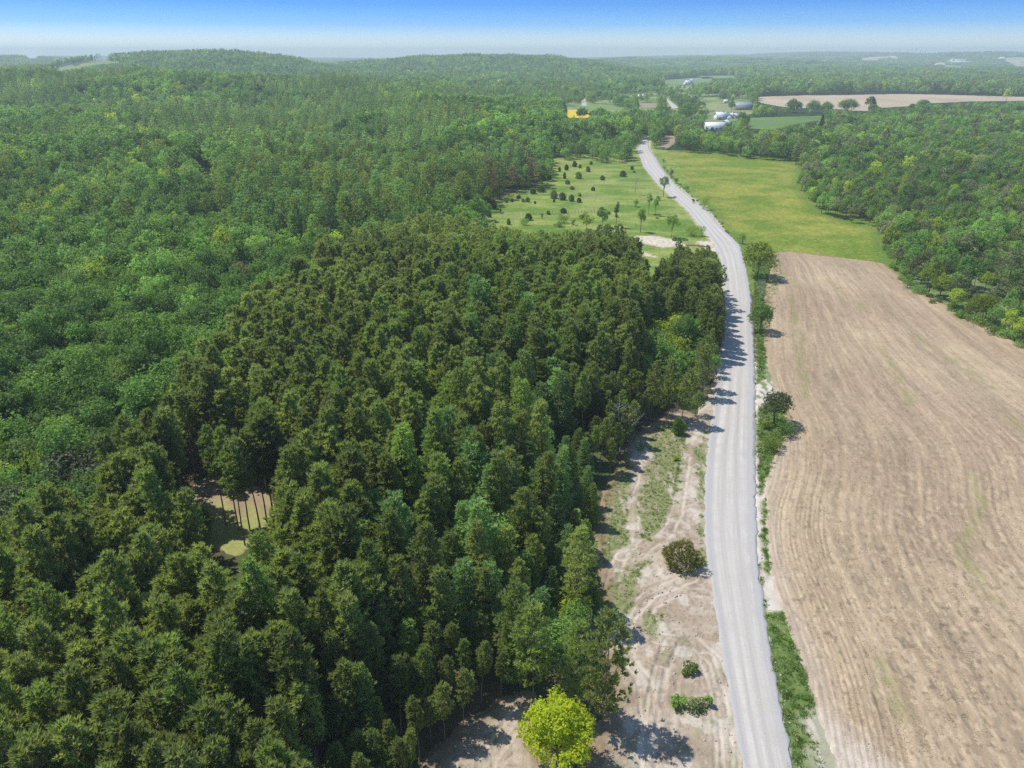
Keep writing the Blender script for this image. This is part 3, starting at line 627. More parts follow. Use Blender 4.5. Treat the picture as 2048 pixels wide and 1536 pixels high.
def broadleaf(c=1.0, h=13.0, r=3.6, cz=.60, rz=.42, lobes=30, per=75, leaf=.42, lr=(.30, .46), tr=.2, cone=0.0, jit=1.0):
    s = 1 / math.sqrt(c); P, R_t = trunk(h * .8, tr, .2); tp = [tube(P, R_t, 5 if c > .4 else 3)]
    nl = max(7, int(lobes * c ** .45)); C, N = [], []
    u = G.normal(size=(nl, 3)); u[:, 2] = np.abs(u[:, 2]) * 1.1 - .35; u = nrm(u)
    ex = np.array([r, r, rz * h]); k_ = G.uniform(.45, .80, (nl, 1)) ; Lc = u * ex * k_ + [0, 0, cz * h]
    if cone: Lc[:, :2] *= (1 - cone * np.clip((Lc[:, 2:3] - cz * h) / (rz * h), -1, 1))
    Lr = r * G.uniform(*lr, nl) * (1.25 if c < .2 else 1)
    Lc[:, :2] *= G.uniform(.85, 1.12, (nl, 1)) ** jit
    for i in range(nl):
        if c > .6 and i % 2 == 0:
            zb = h * G.uniform(.25, .5); tp.append(tube([[np.interp(zb, P[:, 2], P[:, 0]), np.interp(zb, P[:, 2], P[:, 1]), zb], (Lc[i] + [0, 0, zb]) * [.5, .5, .5], Lc[i]], [tr * .45, tr * .3, .03], 3))
        m = max(5, int(per * c * nl ** 0 * (lobes / nl))); d = G.normal(size=(m, 3)); d = nrm(d) + nrm(u[i:i + 1]) * .45 + [0, 0, .25]; d = nrm(d)
        cl = 5 if c > .3 else 3; mc = max(3, m // cl); dc = np.repeat(d[:mc], cl, 0); P0 = np.repeat(Lc[i] + d[:mc] * Lr[i] * G.uniform(.68, 1.15, (mc, 1)) * [1, 1, .85], cl, 0)
        C.append(P0 + G.normal(size=P0.shape) * leaf * s * .42); N.append(nrm(dc + [0, 0, .35]))
    return join(tp), leaves(np.concatenate(C), np.concatenate(N), leaf * s, leaf * .8 * s, .55)
def spruce(c=1.0, h=12., r=2.2, z0=.4): return white_pine(c, h, r, z0, dz=.55)
def juniper(c=1.0, h=3.0, r=1.2, up=1.2):
    n = int(330 * c); q = G.random(n); th = G.uniform(0, 2 * np.pi, n); z = q * h * .92
    rr = r * np.clip((1 - q) ** .62 * (.72 + 1.2 * q), 0, 1) * G.uniform(.5, 1.05, n) * (1 + .18 * np.sin(3 * th + 5 * q))
    rr = rr * (1 + .5 * (vnoise(th * 1.5 + G.random() * 50, q * 4 + G.random() * 50) - .5)); C = np.column_stack([rr * np.cos(th), rr * np.sin(th), z + .05]); D = nrm(np.column_stack([np.cos(th), np.sin(th), np.full(n, up)]))
    return tube([[0, 0, -.2], [0, 0, h * .6]], [.09, .03], 4), blades(C, D, 6, .30 * h ** .4, .10, .45)
def shrub(c=1.0, h=2.2, r=1.8, leaf=.30, n=14):
    C, N, tp = [], [], []
    for i in range(n):
        a = G.uniform(0, 6.28); k = G.random() ** .5 * r * .7; R0 = G.uniform(.32, .5) * min(r, h); p = np.array([math.cos(a) * k, math.sin(a) * k, G.uniform(.35, .78) * h])
        tp.append(tube([[p[0] * .2, p[1] * .2, -.1], p * [.7, .7, .6], p], [.04, .03, .015], 3))
        m = int(60 * c); d = G.normal(size=(m, 3)); d[:, 2] += .4; d = nrm(d); C.append(p + d * R0 * G.uniform(.6, 1.1, (m, 1))); N.append(d)
    return join(tp), leaves(np.concatenate(C), np.concatenate(N), leaf, leaf * .75, .6)
def bare(h=9., n=26, spread=.45, r=.14):
    P, R_t = trunk(h * .9, r, .2); tp = [tube(P, R_t, 5)]
    for i in range(n):
        z = h * G.uniform(.25, .88); a = G.uniform(0, 6.28); L = (h - z) * G.uniform(.4, .9) * spread * 2 + .5
        b0 = np.array([np.interp(z, P[:, 2], P[:, 0]), np.interp(z, P[:, 2], P[:, 1]), z]); dv = np.array([math.cos(a) * .8, math.sin(a) * .8, .75])
        e = b0 + dv * L; tp.append(tube([b0, b0 + dv * L * .5 + G.normal(size=3) * .12, e], [.05, .032, .012], 3))
        for j in range(4):
            f = G.uniform(.35, .95); p = b0 + dv * L * f; d2 = nrm(dv + .8 * G.normal(size=3)); tp.append(tube([p, p + d2 * L * .3], [.018, .006], 3))
    return join(tp)
MATS = {'rp': 'rp', 'rl': 'rp2', 'wp': 'wp', 'wy': 'wp2', 'bd': 'bd', 'bm': 'bm', 'bl': 'bl', 'by': 'by', 'bg': 'bg', 'sp': 'sp', 'br': 'brownfol'}
PR = {}
def reg(kind, lod, gens, bark='bark'):
    L = PR.setdefault((kind, lod), [])
    for (tv, tf), (cv, cf) in gens:
        tm = mesh_np("trunk", tv, tf, [M[bark]], smooth=True); cm = mesh_np("crown", cv, cf, [M[MATS[kind]]])
        jv, jf = join([(tv, tf), (cv, cf)]); jm = mesh_np("tree", jv, jf, [M[bark], M[MATS[kind]]], np.r_[np.zeros(len(tf)), np.ones(len(cf))])
        L.append((tm, cm, jm))
LODC = {'hi': 1.0, 'mid': .42, 'lo': .15, 'far': .05}
for lod, c in LODC.items():
    ns = {'hi': 5, 'mid': 4, 'lo': 4, 'far': 3}[lod]
    rps = [red_pine(c, 17.5 + G.normal() * 1.0, 1.8 * G.uniform(.82, 1.2), G.uniform(7.5, 10), up=1.35) for _ in range(ns)]
    reg('rp', lod, rps, 'barkp'); reg('rl', lod, rps[:3], 'barkp')
    wps = [white_pine(c, 16.5 + G.normal(), 3.5 * G.uniform(.9, 1.15), G.uniform(1.5, 3.5)) for _ in range(ns)]
    reg('wp', lod, wps); reg('wy', lod, wps[:3])
    bls = [broadleaf(c, 13, 3.9, .53, .44, 40), broadleaf(c, 14.5, 3.3, .53, .47, 36), broadleaf(c, 12, 4.5, .52, .42, 48), broadleaf(c, 13.5, 3.6, .50, .49, 40, cone=.25)]
    for k in ('bd', 'bm', 'bl', 'by', 'bg'): reg(k, lod, bls)
    reg('sp', lod, [spruce(c, 13, 2.2), spruce(c, 15, 2.6)]); reg('br', lod, [red_pine(c, 14, 2.6, 4, thin=.6), broadleaf(c, 11, 3, per=30)])
HT = {'rp': 17.5, 'rl': 17.5, 'wp': 16.5, 'wy': 16.5, 'sp': 13, 'br': 12}
RAD = {'rp': 2.0, 'rl': 2.0, 'wp': 3.1, 'wy': 3.1, 'sp': 2.0, 'br': 2.5}

# ------------------------------------------------------------------ instanced masses (past the 300 nearest of a kind)
def gn_mass(name, pts, rot, scl, idx, protos, label):
    coll = bpy.data.collections.new(name + "_sources")
    for i, me in enumerate(protos):
        coll.objects.link(bpy.data.objects.new("source_%03d" % i, me))
    me = bpy.data.meshes.new(name); me.vertices.add(len(pts)); me.vertices.foreach_set("co", np.asarray(pts, np.float32).ravel())
    for an, ty, arr in (("rot", 'FLOAT', rot), ("scl", 'FLOAT', scl), ("idx", 'INT', idx)):
        a = me.attributes.new(an, ty, 'POINT'); a.data.foreach_set("value", np.asarray(arr, np.float32 if ty == 'FLOAT' else np.int32))
    me.update(); o = put(name, me); tag(o, label, None, None, 'stuff')
    ng = bpy.data.node_groups.new(name, 'GeometryNodeTree')
    ng.interface.new_socket('Geometry', in_out='INPUT', socket_type='NodeSocketGeometry'); ng.interface.new_socket('Geometry', in_out='OUTPUT', socket_type='NodeSocketGeometry')
    n, l = ng.nodes, ng.links
    gi = n.new('NodeGroupInput'); go = n.new('NodeGroupOutput'); ip = n.new('GeometryNodeInstanceOnPoints'); ci = n.new('GeometryNodeCollectionInfo')
    ci.inputs['Collection'].default_value = coll; ci.inputs['Separate Children'].default_value = True; ci.inputs['Reset Children'].default_value = True
    def na(an, ty):
        k = n.new('GeometryNodeInputNamedAttribute'); k.data_type = ty; k.inputs['Name'].default_value = an
        return [s for s in k.outputs if s.enabled and s.name == 'Attribute'][0]
    cx = n.new('ShaderNodeCombineXYZ'); l.new(na("rot", 'FLOAT'), cx.inputs[2]); l.new(na("scl", 'FLOAT'), ip.inputs['Scale'])
    l.new(gi.outputs[0], ip.inputs['Points']); l.new(ci.outputs[0], ip.inputs['Instance']); ip.inputs['Pick Instance'].default_value = True
    l.new(na("idx", 'INT'), ip.inputs['Instance Index']); l.new(cx.outputs[0], ip.inputs['Rotation']); l.new(ip.outputs[0], go.inputs[0])
    md = o.modifiers.new("scatter", 'NODES'); md.node_group = ng; return o

# ------------------------------------------------------------------ forest layout
Z_RP = [(-600,1085),(0,1062),(90,1002),(195,1012),(205,990),(222,905),(290,872),(332,792),(385,742),(432,692),(500,612),(612,542),(640,502),(702,482),(800,456),(960,452),(1100,462),(1252,458),(1292,500),(1302,560),(1325,505),(1365,478),(1445,488),(1455,600),(1455,780),(1420,860),(1330,900),(1240,900),(1215,1180),(1115,1240),(1250,1330),(1265,1400),(1200,1500),(1100,1560),(1000,1400),(850,1540),(840,2600),(-600,2600)]
Z_WP = [(930,600),(1000,560),(1070,590),(1060,690),(1150,740),(1200,790),(1240,830),(1235,900),(1225,980),(1200,1100),(1165,1210),(1090,1215),(1000,1190),(870,1130),(705,1110),(695,985),(765,880),(830,770),(905,760),(935,700)]
Z_RL = [(930,500),(1000,470),(1110,480),(1220,560),(1230,700),(1130,740),(1060,690),(1070,590),(940,600),(860,700),(900,760),(820,780),(760,720)]
Z_EDGE = [(1285,595),(1340,580),(1400,600),(1448,635),(1450,745),(1392,800),(1330,740),(1285,690)]
Z_BD = [(-700,560),(0,565),(120,540),(300,600),(430,690),(385,742),(332,792),(262,882),(130,850),(0,890),(-700,900)]
Z_BL = [(-700,900),(0,885),(130,855),(222,905),(205,990),(190,1012),(60,1005),(0,1062),(-700,1080)]
Z_GOLD = [(1790,500),(1850,520),(1930,560),(2048,590),(2300,700),(2300,900),(2048,700),(1900,640),(1800,580),(1775,530)]
Z_MARSH = [(1905,478),(1970,458),(2048,452),(2350,440),(2350,640),(2048,570),(2000,575),(1945,545)]
Z_BROWN = [(970,300),(1060,290),(1080,340),(1010,370),(960,340)]
Z_SCRUB = [(1080,270),(1290,255),(1290,310),(1180,320),(1100,330)]
def classify(x, y, near):
    z = T(x, y); u, v = proj(x, y, z + (15 if near else 12)); u9, v9 = proj(x, y, z + 9); ea = (u9 > 1500) & near; u = np.where(ea, u9, u); v = np.where(ea, v9, v); n = len(x); r = rng.random(n)
    a = fbm(x / 70, y / 95, 3, 51); b = fbm(x / 45, y / 65, 3, 61)
    k = np.full(n, 'bm', dtype='U2')
    # mixed forest to the west
    k[b < .43] = 'bd'; k[b > .525] = 'bl'; k[(b > .60) & (r < .25)] = 'by'
    k[(r > .78) & (b > .42)] = 'bl'; k[(r < .04)] = 'by'; k[(r > .04) & (r < .14)] = 'bd'
    pine = (a > .585) | (rng.random(n) < .07)
    k[pine] = np.where(rng.random(pine.sum()) < .55, 'wp', np.where(rng.random(pine.sum()) < .45, 'wy', 'rp'))
    k[(a < .34) & (r < .6)] = 'bd'; k[rng.random(n) < .006] = 'br'
    east = (u > 1335) & (v < 760)
    e = np.where(b > .50, 'bl', np.where(b > .40, 'bm', 'bd')); r2 = rng.random(n)
    e = np.where(r2 < .22, 'bg', np.where(r2 < .29, 'by', np.where(r2 < .235, 'sp', e))); k = np.where(east, e, k)
    gold = inside(u, v, Z_GOLD); k[gold] = np.where(rng.random(gold.sum()) < .55, 'by', 'bl')
    q = inside(u, v, Z_BD); k[q] = np.where(rng.random(q.sum()) < .82, 'bd', 'bm')
    q = inside(u, v, Z_BL); k[q] = np.where(rng.random(q.sum()) < .55, 'bl', np.where(rng.random(q.sum()) < .7, 'by', 'bg'))
    q = inside(u, v, Z_BROWN); k[q] = np.where(rng.random(q.sum()) < .6, 'br', 'wp')
    q = inside(u, v, Z_SCRUB); k[q] = np.where(rng.random(q.sum()) < .5, 'bl', np.where(rng.random(q.sum()) < .6, 'bm', 'wp'))
    return k, u, v, z
def band(y0, y1, s, tmax, seed):
    g = np.random.default_rng(seed); ys = np.arange(y0, y1, s); X, Y = [], []
    for j, y in enumerate(ys):
        xs = np.arange(-tmax * y - 12, tmax * y + 12, s) + (s / 2 if j % 2 else 0)
        X.append(xs); Y.append(np.full(len(xs), y))
    X = np.concatenate(X); Y = np.concatenate(Y)
    return X + g.uniform(-.34, .34, len(X)) * s, Y + g.uniform(-.34, .34, len(Y)) * s
def clearof(x, y, z, h, r):
    ok = ~is_open(*proj(x, y, z))
    for dx, hh in ((0, .97), (.75, .70), (-.75, .70), (.5, .4), (-.5, .4)): ok &= ~is_open(*proj(x + dx * r, y, z + hh * h))
    return ok
trees = []     # (x, y, z, kind, scale)
def add(x, y, k, z, sc_, minr=None):
    e = np.minimum(dseg(x, y, SW[0], True), dseg(x, y, SW[1], True)); sc_ = sc_ * (.50 + .50 * sstep(2, 14, e))
    h = np.array([HT.get(q, 13.) for q in k]) * sc_; r = np.array([RAD.get(q, 3.3) for q in k]) * sc_
    ok = clearof(x, y, z, h, r)
    for i in np.nonzero(ok)[0]: trees.append((x[i], y[i], z[i], k[i], sc_[i]))
# plantation
x, y = band(38, 420, 2.5, .92, 1); k, u, v, z = classify(x, y, True)
inRP = inside(u, v, Z_RP) & (y < 330); inWP = inside(u, v, Z_WP); inRL = inside(u, v, Z_RL)
gap = fbm(x / 7, y / 7, 3, 71) > .75
keep = inRP & (~inWP | (rng.random(len(x)) < .24)) & ~inside(u, v, Z_EDGE) & ~gap
kk = np.where(inRL & (rng.random(len(x)) < .6), 'rl', np.where(rng.random(len(x)) < .10, 'rl', 'rp')); kk = np.where(rng.random(len(x)) < .03, 'wy', kk)
s_ = rng.uniform(.80, 1.14, len(x)); s_ = s_ * np.where(u > 1290, .78, 1)
add(x[keep], y[keep], kk[keep], z[keep], s_[keep])
x, y = band(38, 420, 5.3, .92, 2); k, u, v, z = classify(x, y, True)
inRP = inside(u, v, Z_RP) & (y < 330); inWP = inside(u, v, Z_WP); ed = inside(u, v, Z_EDGE); mar = inside(u, v, Z_MARSH)
keep = (~inRP | inWP | ed) & ~(mar & (rng.random(len(x)) < .80))
k = np.where(inWP & (rng.random(len(x)) < .9), np.where(rng.random(len(x)) < .72, 'wp', 'wy'), k); k = np.where(ed, np.where(rng.random(len(x)) < .7, 'bl', 'by'), k)
s_ = rng.uniform(.78, 1.30, len(x)); s_ = np.where(u > 1335, s_ * .70, s_); s_ = np.where(ed, .95, s_); s_ = np.where(inWP & (v > 700), rng.uniform(.8, 1.12, len(x)), s_)
add(x[keep], y[keep], k[keep], z[keep], s_[keep])
for (y0, y1, s, sd) in ((420, 800, 6.6, 3), (800, 1300, 7.8, 4), (1300, 3400, 10.5, 5)):
    x, y = band(y0, y1, s, .82, sd); k, u, v, z = classify(x, y, False)
    s_ = rng.uniform(.75, 1.4, len(x)) * (1.05 if y1 < 1400 else 1.1); s_ = np.where(np.isin(k, ['rp', 'rl', 'wp', 'wy', 'sp']), s_ * .78, s_); s_ = np.where((u > 1335) & (y < 1000), s_ * .72, s_)
    ub, vb_ = proj(x, y, z); ham = inside(ub, vb_, P_hamlet)
    keep = (~inside(u, v, Z_SCRUB) | (rng.random(len(x)) < .7)) & (~ham | (fbm(x / 26, y / 48, 3, 63) > .545))
    s_ = np.where(ham, s_ * .8, s_); k = np.where(ham & (rng.random(len(x)) < .9) & np.isin(k, ['rp', 'wp', 'wy', 'br']), 'bm', k)
    s_ = s_ * (.72 + .62 * fbm(x / 75, y / 90, 2, 93))
    s_ = np.where(inside(u, v, Z_SCRUB), s_ * .75, s_)
    add(x[keep], y[keep], k[keep], z[keep], s_[keep])
print("trees", len(trees))
trees.sort(key=lambda t: math.hypot(t[0], t[1]))
NAMES = {'rp': ('red_pine_tree', 'pine'), 'rl': ('red_pine_tree', 'pine'), 'wp': ('white_pine_tree', 'white pine'), 'wy': ('white_pine_tree', 'white pine'), 'sp': ('spruce_tree', 'spruce'), 'br': ('withered_tree', 'withered tree')}
TONE = {'rp': 'dark olive', 'rl': 'lighter olive', 'wp': 'blue green', 'wy': 'yellowish', 'bd': 'dark green', 'bm': 'mid green', 'bl': 'pale green', 'by': 'yellow green', 'bg': 'grey green', 'sp': 'near black', 'br': 'brown'}
def where_is(u, v):
    if u > 1750 and v < 700: return "in the scrubby wood beyond the tilled field"
    if u > 1335 and v < 480: return "in the wood beside the hay field"
    if 1250 < u < 1460: return "at the edge of the plantation along the gravel road"
    if u > 900 and v > 1200: return "at the sandy end of the plantation near the bright maple"
    if u > 1050: return "on the plantation side facing the sandy ground"
    if v > 1120: return "in the close stand below the small clearing"
    if v > 900 and 250 < u < 700: return "standing round the small clearing"
    if v > 830 and u <= 250: return "in the pale grove beside the small clearing"
    if v > 560 and u < 450: return "in the dark broadleaf wood beside the plantation"
    if v > 560: return "in the middle of the plantation"
    if v > 420: return "behind the plantation"
    return "in the mixed forest beyond the plantation"
cnt = {}; rest = []
for (x, y, z, k, s) in trees:
    nm, cat = NAMES.get(k, ('broadleaf_tree', 'tree'))
    u, v = proj(x, y, z + .8 * HT.get(k, 13) * s); d = math.hypot(x, y)
    inview = -10 < u < 2058 and -10 < v < 1560
    if inview and cnt.get(nm, 0) < 298 and y < 900:
        cnt[nm] = cnt.get(nm, 0) + 1
        tm, cm, _ = random.choice(PR[(k, 'hi' if d < 260 else 'mid')])
        w = where_is(u, v); kindname = {'red_pine_tree': 'red pine', 'white_pine_tree': 'layered white pine', 'spruce_tree': 'spruce', 'withered_tree': 'withered tree'}.get(nm, 'broadleaf tree')
        e = put(nm, None, None, (x, y, z), (0, 0, random.uniform(0, 6.28)), (s, s, s * random.uniform(.94, 1.06)))
        tag(e, TONE[k] + " " + kindname + " " + w, cat, TONE[k] + " " + cat + " trees " + w)
        put("trunk", tm, e); put("crown", cm, e)
    else: rest.append((x, y, z, k, s, d))
print("individuals", cnt, "rest", len(rest))
def mass_of(name, label, test):
    sel = [t for t in rest if test(t)]
    if not sel: return
    protos, start = [], {}; idx = []
    for t in sel:
        lod = 'hi' if t[5] < 210 else 'mid' if t[5] < 480 else 'lo' if t[5] < 1300 else 'far'
        key = (t[3], lod)
        if key not in start: start[key] = len(protos); protos += [p[2] for p in PR[key]]
        idx.append(start[key] + random.randrange(len(PR[key])))
    gn_mass(name, [t[:3] for t in sel], [random.uniform(0, 6.28) for t in sel], [t[4] for t in sel], idx, protos, label)
isp = lambda t: t[3] in ('rp', 'rl')
mass_of("pine_plantation", "dense plantation of dark olive pines beyond the nearest trees", lambda t: isp(t) and t[1] < 420)
mass_of("mixed_forest", "mixed broadleaf and pine forest covering the middle distance", lambda t: not (isp(t) and t[1] < 420) and t[1] < 1300)
mass_of("hill_forest", "hazy forest covering the hills", lambda t: t[1] >= 1300)
# distant woodland out to the horizon: groves of crowns
def grove(seed, mat):
    P, Fc = [], []
    parts = []
    for i in range(16):
        a = G.uniform(-16, 16, 2); hh = G.uniform(8, 15); rr = G.uniform(3.5, 5.5)
        d = G.normal(size=(26, 3)); d[:, 2] = np.abs(d[:, 2]); d = nrm(d); parts.append(leaves(np.array([a[0], a[1], hh * .45]) + d * [rr, rr, hh * .55], d, 3.6, 3.2, .4))
    V, F_ = join(parts); return mesh_np("grove", V, F_, [mat])
groves = [grove(i, M[m]) for i, m in enumerate(('bd', 'bm', 'bm', 'bl', 'wp', 'rp'))]
pts = []
for (y0, y1, s, sd) in ((3400, 5200, 26, 6), (5200, 9600, 42, 7)):
    x, y = band(y0, y1, s, .80, sd); z = T(x, y); u, v = proj(x, y, z); ok = ~is_open(u, v) & ~is_open(*proj(x, y, z + 11))
    if y0 > 5000: ok &= fbm(x / 420, y / 700, 3, 33) > .42
    else: ok &= (u < 1250) | (fbm(x / 260, y / 330, 3, 34) > .36)
    pts += [(a, b, c, s / 27 ) for a, b, c in zip(x[ok], y[ok], z[ok])]
print("groves", len(pts))
gn_mass("distant_woodland", [p[:3] for p in pts], [random.uniform(0, 6.28) for p in pts], [min(p[3], 1.35) for p in pts], [random.randrange(6) for p in pts], groves, "blue green woodland fading into haze towards the horizon")
# ------------------------------------------------------------------ single plants that stand out
def gsize(u, v, hp, wp):
    x, y = gp(u, v); z = float(T(x, y)); d = y * cP + (CAMZ - z) * sP
    return x, y, z, hp / F * d / max(math.cos(depr(v) * .9), .4), wp / F * d
def plant(nm, label, cat, u, v, hp, wp, kind, mat, group=None, bark='bark'):
    x, y, z, h, w = gsize(u, v, hp, wp); h = max(h, .5); r = max(w / 2, .3)
    y += r * .35
    if kind == 'juniper': (t, c) = juniper(max(.6, min(2.2, h * r / 2.5)), h, r)
    elif kind == 'jlow':
        t, c = juniper(2.6, h, r, .45)
    elif kind == 'shrub': t, c = shrub(1.0, h, r, .32 if h > 1.5 else .22, max(6, min(26, int(5 * r))))
    elif kind == 'tree': t, c = broadleaf(1.0, h, r, .62, .34, 26, 80, max(.34, .12 * r), tr=.10 + h * .008)
    elif kind == 'open': t, c = broadleaf(1.0, h, r * 1.1, .62, .36, 22, 60, .10 * r + .22, (.24, .38), tr=.11)
    elif kind == 'column': t, c = broadleaf(1.0, h, r * 1.2, .55, .42, 20, 60, .40, (.45, .75), tr=.15)
    elif kind == 'pine': t, c = white_pine(1.0, h, r, h * .12)
    elif kind == 'leafy': t, c = broadleaf(1.0, h * 1.06, r * 1.15, .50, .44, 46, 90, max(.30, .105 * r), (.26, .38), tr=.2)
    e = put(nm, None, None, (x, y, z)); tag(e, label, cat, group)
    put("trunk", mesh_np("trunk", *t, [M[bark]], smooth=True), e); put("crown", mesh_np("crown", *c, [M[mat]]), e); return e
JUN = [(1119,343,10,6),(1133,341,14,9),(1149,334,14,10),(1160,337,9,7),(1176,344,13,10),(1182,330,8,7),(1129,358,15,6),(1157,358,16,15),(1135,369,10,11),(1144,380,8,11),(1186,382,9,9),(1205,361,11,11),(1246,354,14,15),(1264,340,9,7),(1268,346,5,6),(1098,360,12,11),(1087,361,12,11),(1090,350,9,9),(1159,393,8,9),(1158,406,11,11),(1143,403,16,13),(1125,401,18,17),(1108,405,6,4),(1055,405,12,11),(1046,405,8,8),(1024,404,8,6),(1070,408,6,4),(979,435,12,9),(987,418,21,15),(1057,441,16,17),(1017,450,14,8),(1097,430,9,9),(1127,427,11,16),(1349,482,10,12),(1108,398,20,18),(1082,385,16,20),(1100,340,10,12),(1037,398,9,10),(1013,406,8,6),(1066,388,14,14)]
pos = sorted(JUN, key=lambda t: (t[1], t[0]))
def ordn(i): return "%d%s" % (i, {1: 'st', 2: 'nd', 3: 'rd'}.get(i % 10 if i // 10 != 1 else 0, 'th'))
rows_ = [(0, 348, "along the far edge of the meadow"), (348, 372, "in the upper part of the meadow"), (372, 400, "across the middle of the meadow"), (400, 412, "in the bush row below the thicket"), (412, 600, "at the pine end of the meadow")]
for a_, b_, wh_ in rows_:
    rr_ = sorted([t for t in pos if a_ <= t[1] < b_])
    for i, (u, v, h, w) in enumerate(rr_):
        shp = "tall narrow" if h > w * 1.35 else "low round" if w >= h else "cone shaped"; sz = "large" if h > 14 else "small" if h < 9 else "middling"
        plant("juniper", f"{sz} {shp} juniper {wh_}, {ordn(i + 1)} from forest", "juniper", u, v, h * .82, w * .88, 'juniper', random.choice(('ju', 'ju', 'bg', 'bm')), "junipers dotted over the meadow")
SP = [
 ("young_tree", "young pale green tree with bare trunk beside the dark pines at the meadow corner", "tree", 973,444,38,20,'open','bl',None),
 ("young_tree", "wispy spreading young tree with forked trunk just behind the plantation", "tree", 1173,462,36,30,'open','by',None),
 ("young_tree", "young tree with slanting trunk and loose green top, right of the wispy spreading one", "tree", 1205,458,42,28,'open','bl',None),
 ("poplar_tree", "thin nearly bare poplar with a dark clump at its foot", "tree", 1232,456,56,7,'column','bg',None),
 ("shrub", "dark round clump at the foot of the thin poplar", "bush", 1234,458,8,12,'shrub','bd',None),
 ("shrub", "broad dark green shrub clump in the meadow behind the plantation", "bush", 1127,448,18,28,'shrub','bm',None),
 ("shrub", "bright green low shrub in front of the broad dark clump", "bush", 1118,455,9,26,'shrub','bl',None),
 ("shrub", "small dark shrub on the road side of the broad clump", "bush", 1146,451,12,13,'shrub','bd',None),
 ("shrub", "bright leafy shrub at the plantation's back edge, left of the broad clump", "bush", 1049,452,12,22,'shrub','bl',None),
 ("shrub", "small upright green sapling standing alone on the open grass", "bush", 1084,438,12,6,'shrub','bm',None),
 ("shrub", "leafy dark sapling near the pines at the meadow corner", "bush", 1001,428,14,8,'shrub','bm',None),
 ("young_tree", "tall thin feathery tree beside the bare sand patch", "tree", 1281,466,50,13,'column','bm',None),
 ("young_tree", "slender green tree behind the feathery one", "tree", 1297,429,46,13,'open','bl',None),
 ("young_tree", "slim tree with a bare stem nearest the dark roadside tree", "tree", 1310,432,38,11,'open','bl',None),
 ("young_tree", "small forked tree leaning beside the bare sand patch", "tree", 1343,478,50,26,'open','bm',None),
 ("shrub", "round green bush among the slender meadow trees", "bush", 1271,415,17,15,'shrub','bm',None),
 ("roadside_tree", "dark open crowned tree on the edge of the road, its shadow on the gravel", "tree", 1327,395,44,22,'tree','bd',None),
 ("shrub", "low bush at the foot of the dark open crowned tree", "bush", 1317,402,10,12,'shrub','bd',None),
 ("shrub", "yellow green spreading bush on the road edge by the bare sand patch", "bush", 1387,474,20,36,'shrub','by',None),
 ("shrub", "pale upright bush on the road edge beside the spreading one", "bush", 1405,474,30,12,'shrub','bl',None),
 ("shrub", "large dark roadside bush on the hay field side", "bush", 1407,421,30,27,'shrub','bm',None),
 ("shrub", "grey green tall bush beside the road opposite the upper meadow", "bush", 1341,358,22,13,'shrub','bg',None),
 ("shrub", "small bush below the grey green tall one", "bush", 1352,368,12,12,'shrub','bm',None),
 ("shrub", "small bush midway along the hay field verge", "bush", 1373,384,12,12,'shrub','bm',None),
 ("shrub", "small bush just above the large dark roadside bush", "bush", 1386,408,12,10,'shrub','bd',None),
 ("shrub", "dark rounded bush on the verge just before the large maple", "bush", 1485,490,20,26,'shrub','bm',None),
 ("shrub", "small bush beside the far end of the road", "bush", 1327,326,8,9,'shrub','bg',None),
 ("shrub", "low brown green brush pile in the meadow", "bush", 1314,438,4,10,'shrub','bg',None),
 ("yellow_green_tree", "rounded yellow green tree where the road disappears", "tree", 1310,296,30,24,'tree','by',None),
 ("yellow_green_tree", "second rounded pale tree beside the small ploughed plot", "tree", 1322,284,22,22,'tree','bl',None),
 ("maple_tree", "large dense maple with yellow green top between road and tilled field", "tree", 1517,560,72,62,'leafy','byv',None),
 ("roadside_tree", "dark green ragged tree between road and tilled field, shadow on the soil", "tree", 1521,670,64,46,'leafy','bmv',None),
 ("cedar_tree", "ragged dark cedar leaning over the edge of the tilled field", "tree", 1551,855,72,56,'leafy','ju',None),
 ("shrub", "dark green leafy bush at the foot of the ragged cedar", "bush", 1568,880,36,44,'shrub','bmv',None),
 ("shrub", "bright green bushy clump below the ragged cedar", "bush", 1546,905,30,56,'shrub','byv',None),
 ("shrub", "low pale green bush between cedar and road", "bush", 1530,860,18,26,'shrub','by',None),
 ("juniper", "big bronze green juniper spreading low on the sandy ground", "juniper", 1364,1142,44,82,'jlow','jb',None),
 ("fir_bush", "small upright green conifer at the pine edge of the sandy strip", "bush", 1356,872,34,22,'juniper','bm',None),
 ("shrub", "bright yellow green bush on the weedy strip below the small conifer", "bush", 1353,925,14,14,'shrub','by',None),
 ("shrub", "small dark green shrub on its own in the churned sand", "bush", 1376,1352,20,40,'shrub','bm',None),
 ("shrub", "leafy green shrub with dark shadow on the sand near the road", "bush", 1352,1425,30,36,'shrub','bm',None),
 ("shrub", "sprawling weedy shrub trailing towards the road", "bush", 1395,1432,22,44,'shrub','bg',None),
 ("shrub", "small leafy shrub at the road end of the sprawling weeds", "bush", 1417,1418,26,16,'shrub','bm',None),
 ("larch_tree", "soft pale green tree rising from the plantation below the clearing", "tree", 668,1180,150,66,'leafy','bl',None),
 ("larch_tree", "soft blue green tree just in front of the soft pale green one", "tree", 674,1260,130,62,'leafy','bm',None),
 ("broadleaf_sapling", "bright green broadleaf at the forest side of the small clearing", "tree", 402,1085,62,46,'leafy','bl',None),
 ("white_pine_sapling", "pale star topped young pine among the near dark pines", "tree", 672,1480,120,50,'pine','wp',None),
 ("golden_shrub", "yellowish young tree in grass at the sandy end of the plantation", "tree", 1150,1262,60,60,'leafy','by',None),
]
for s in SP: plant(*s)
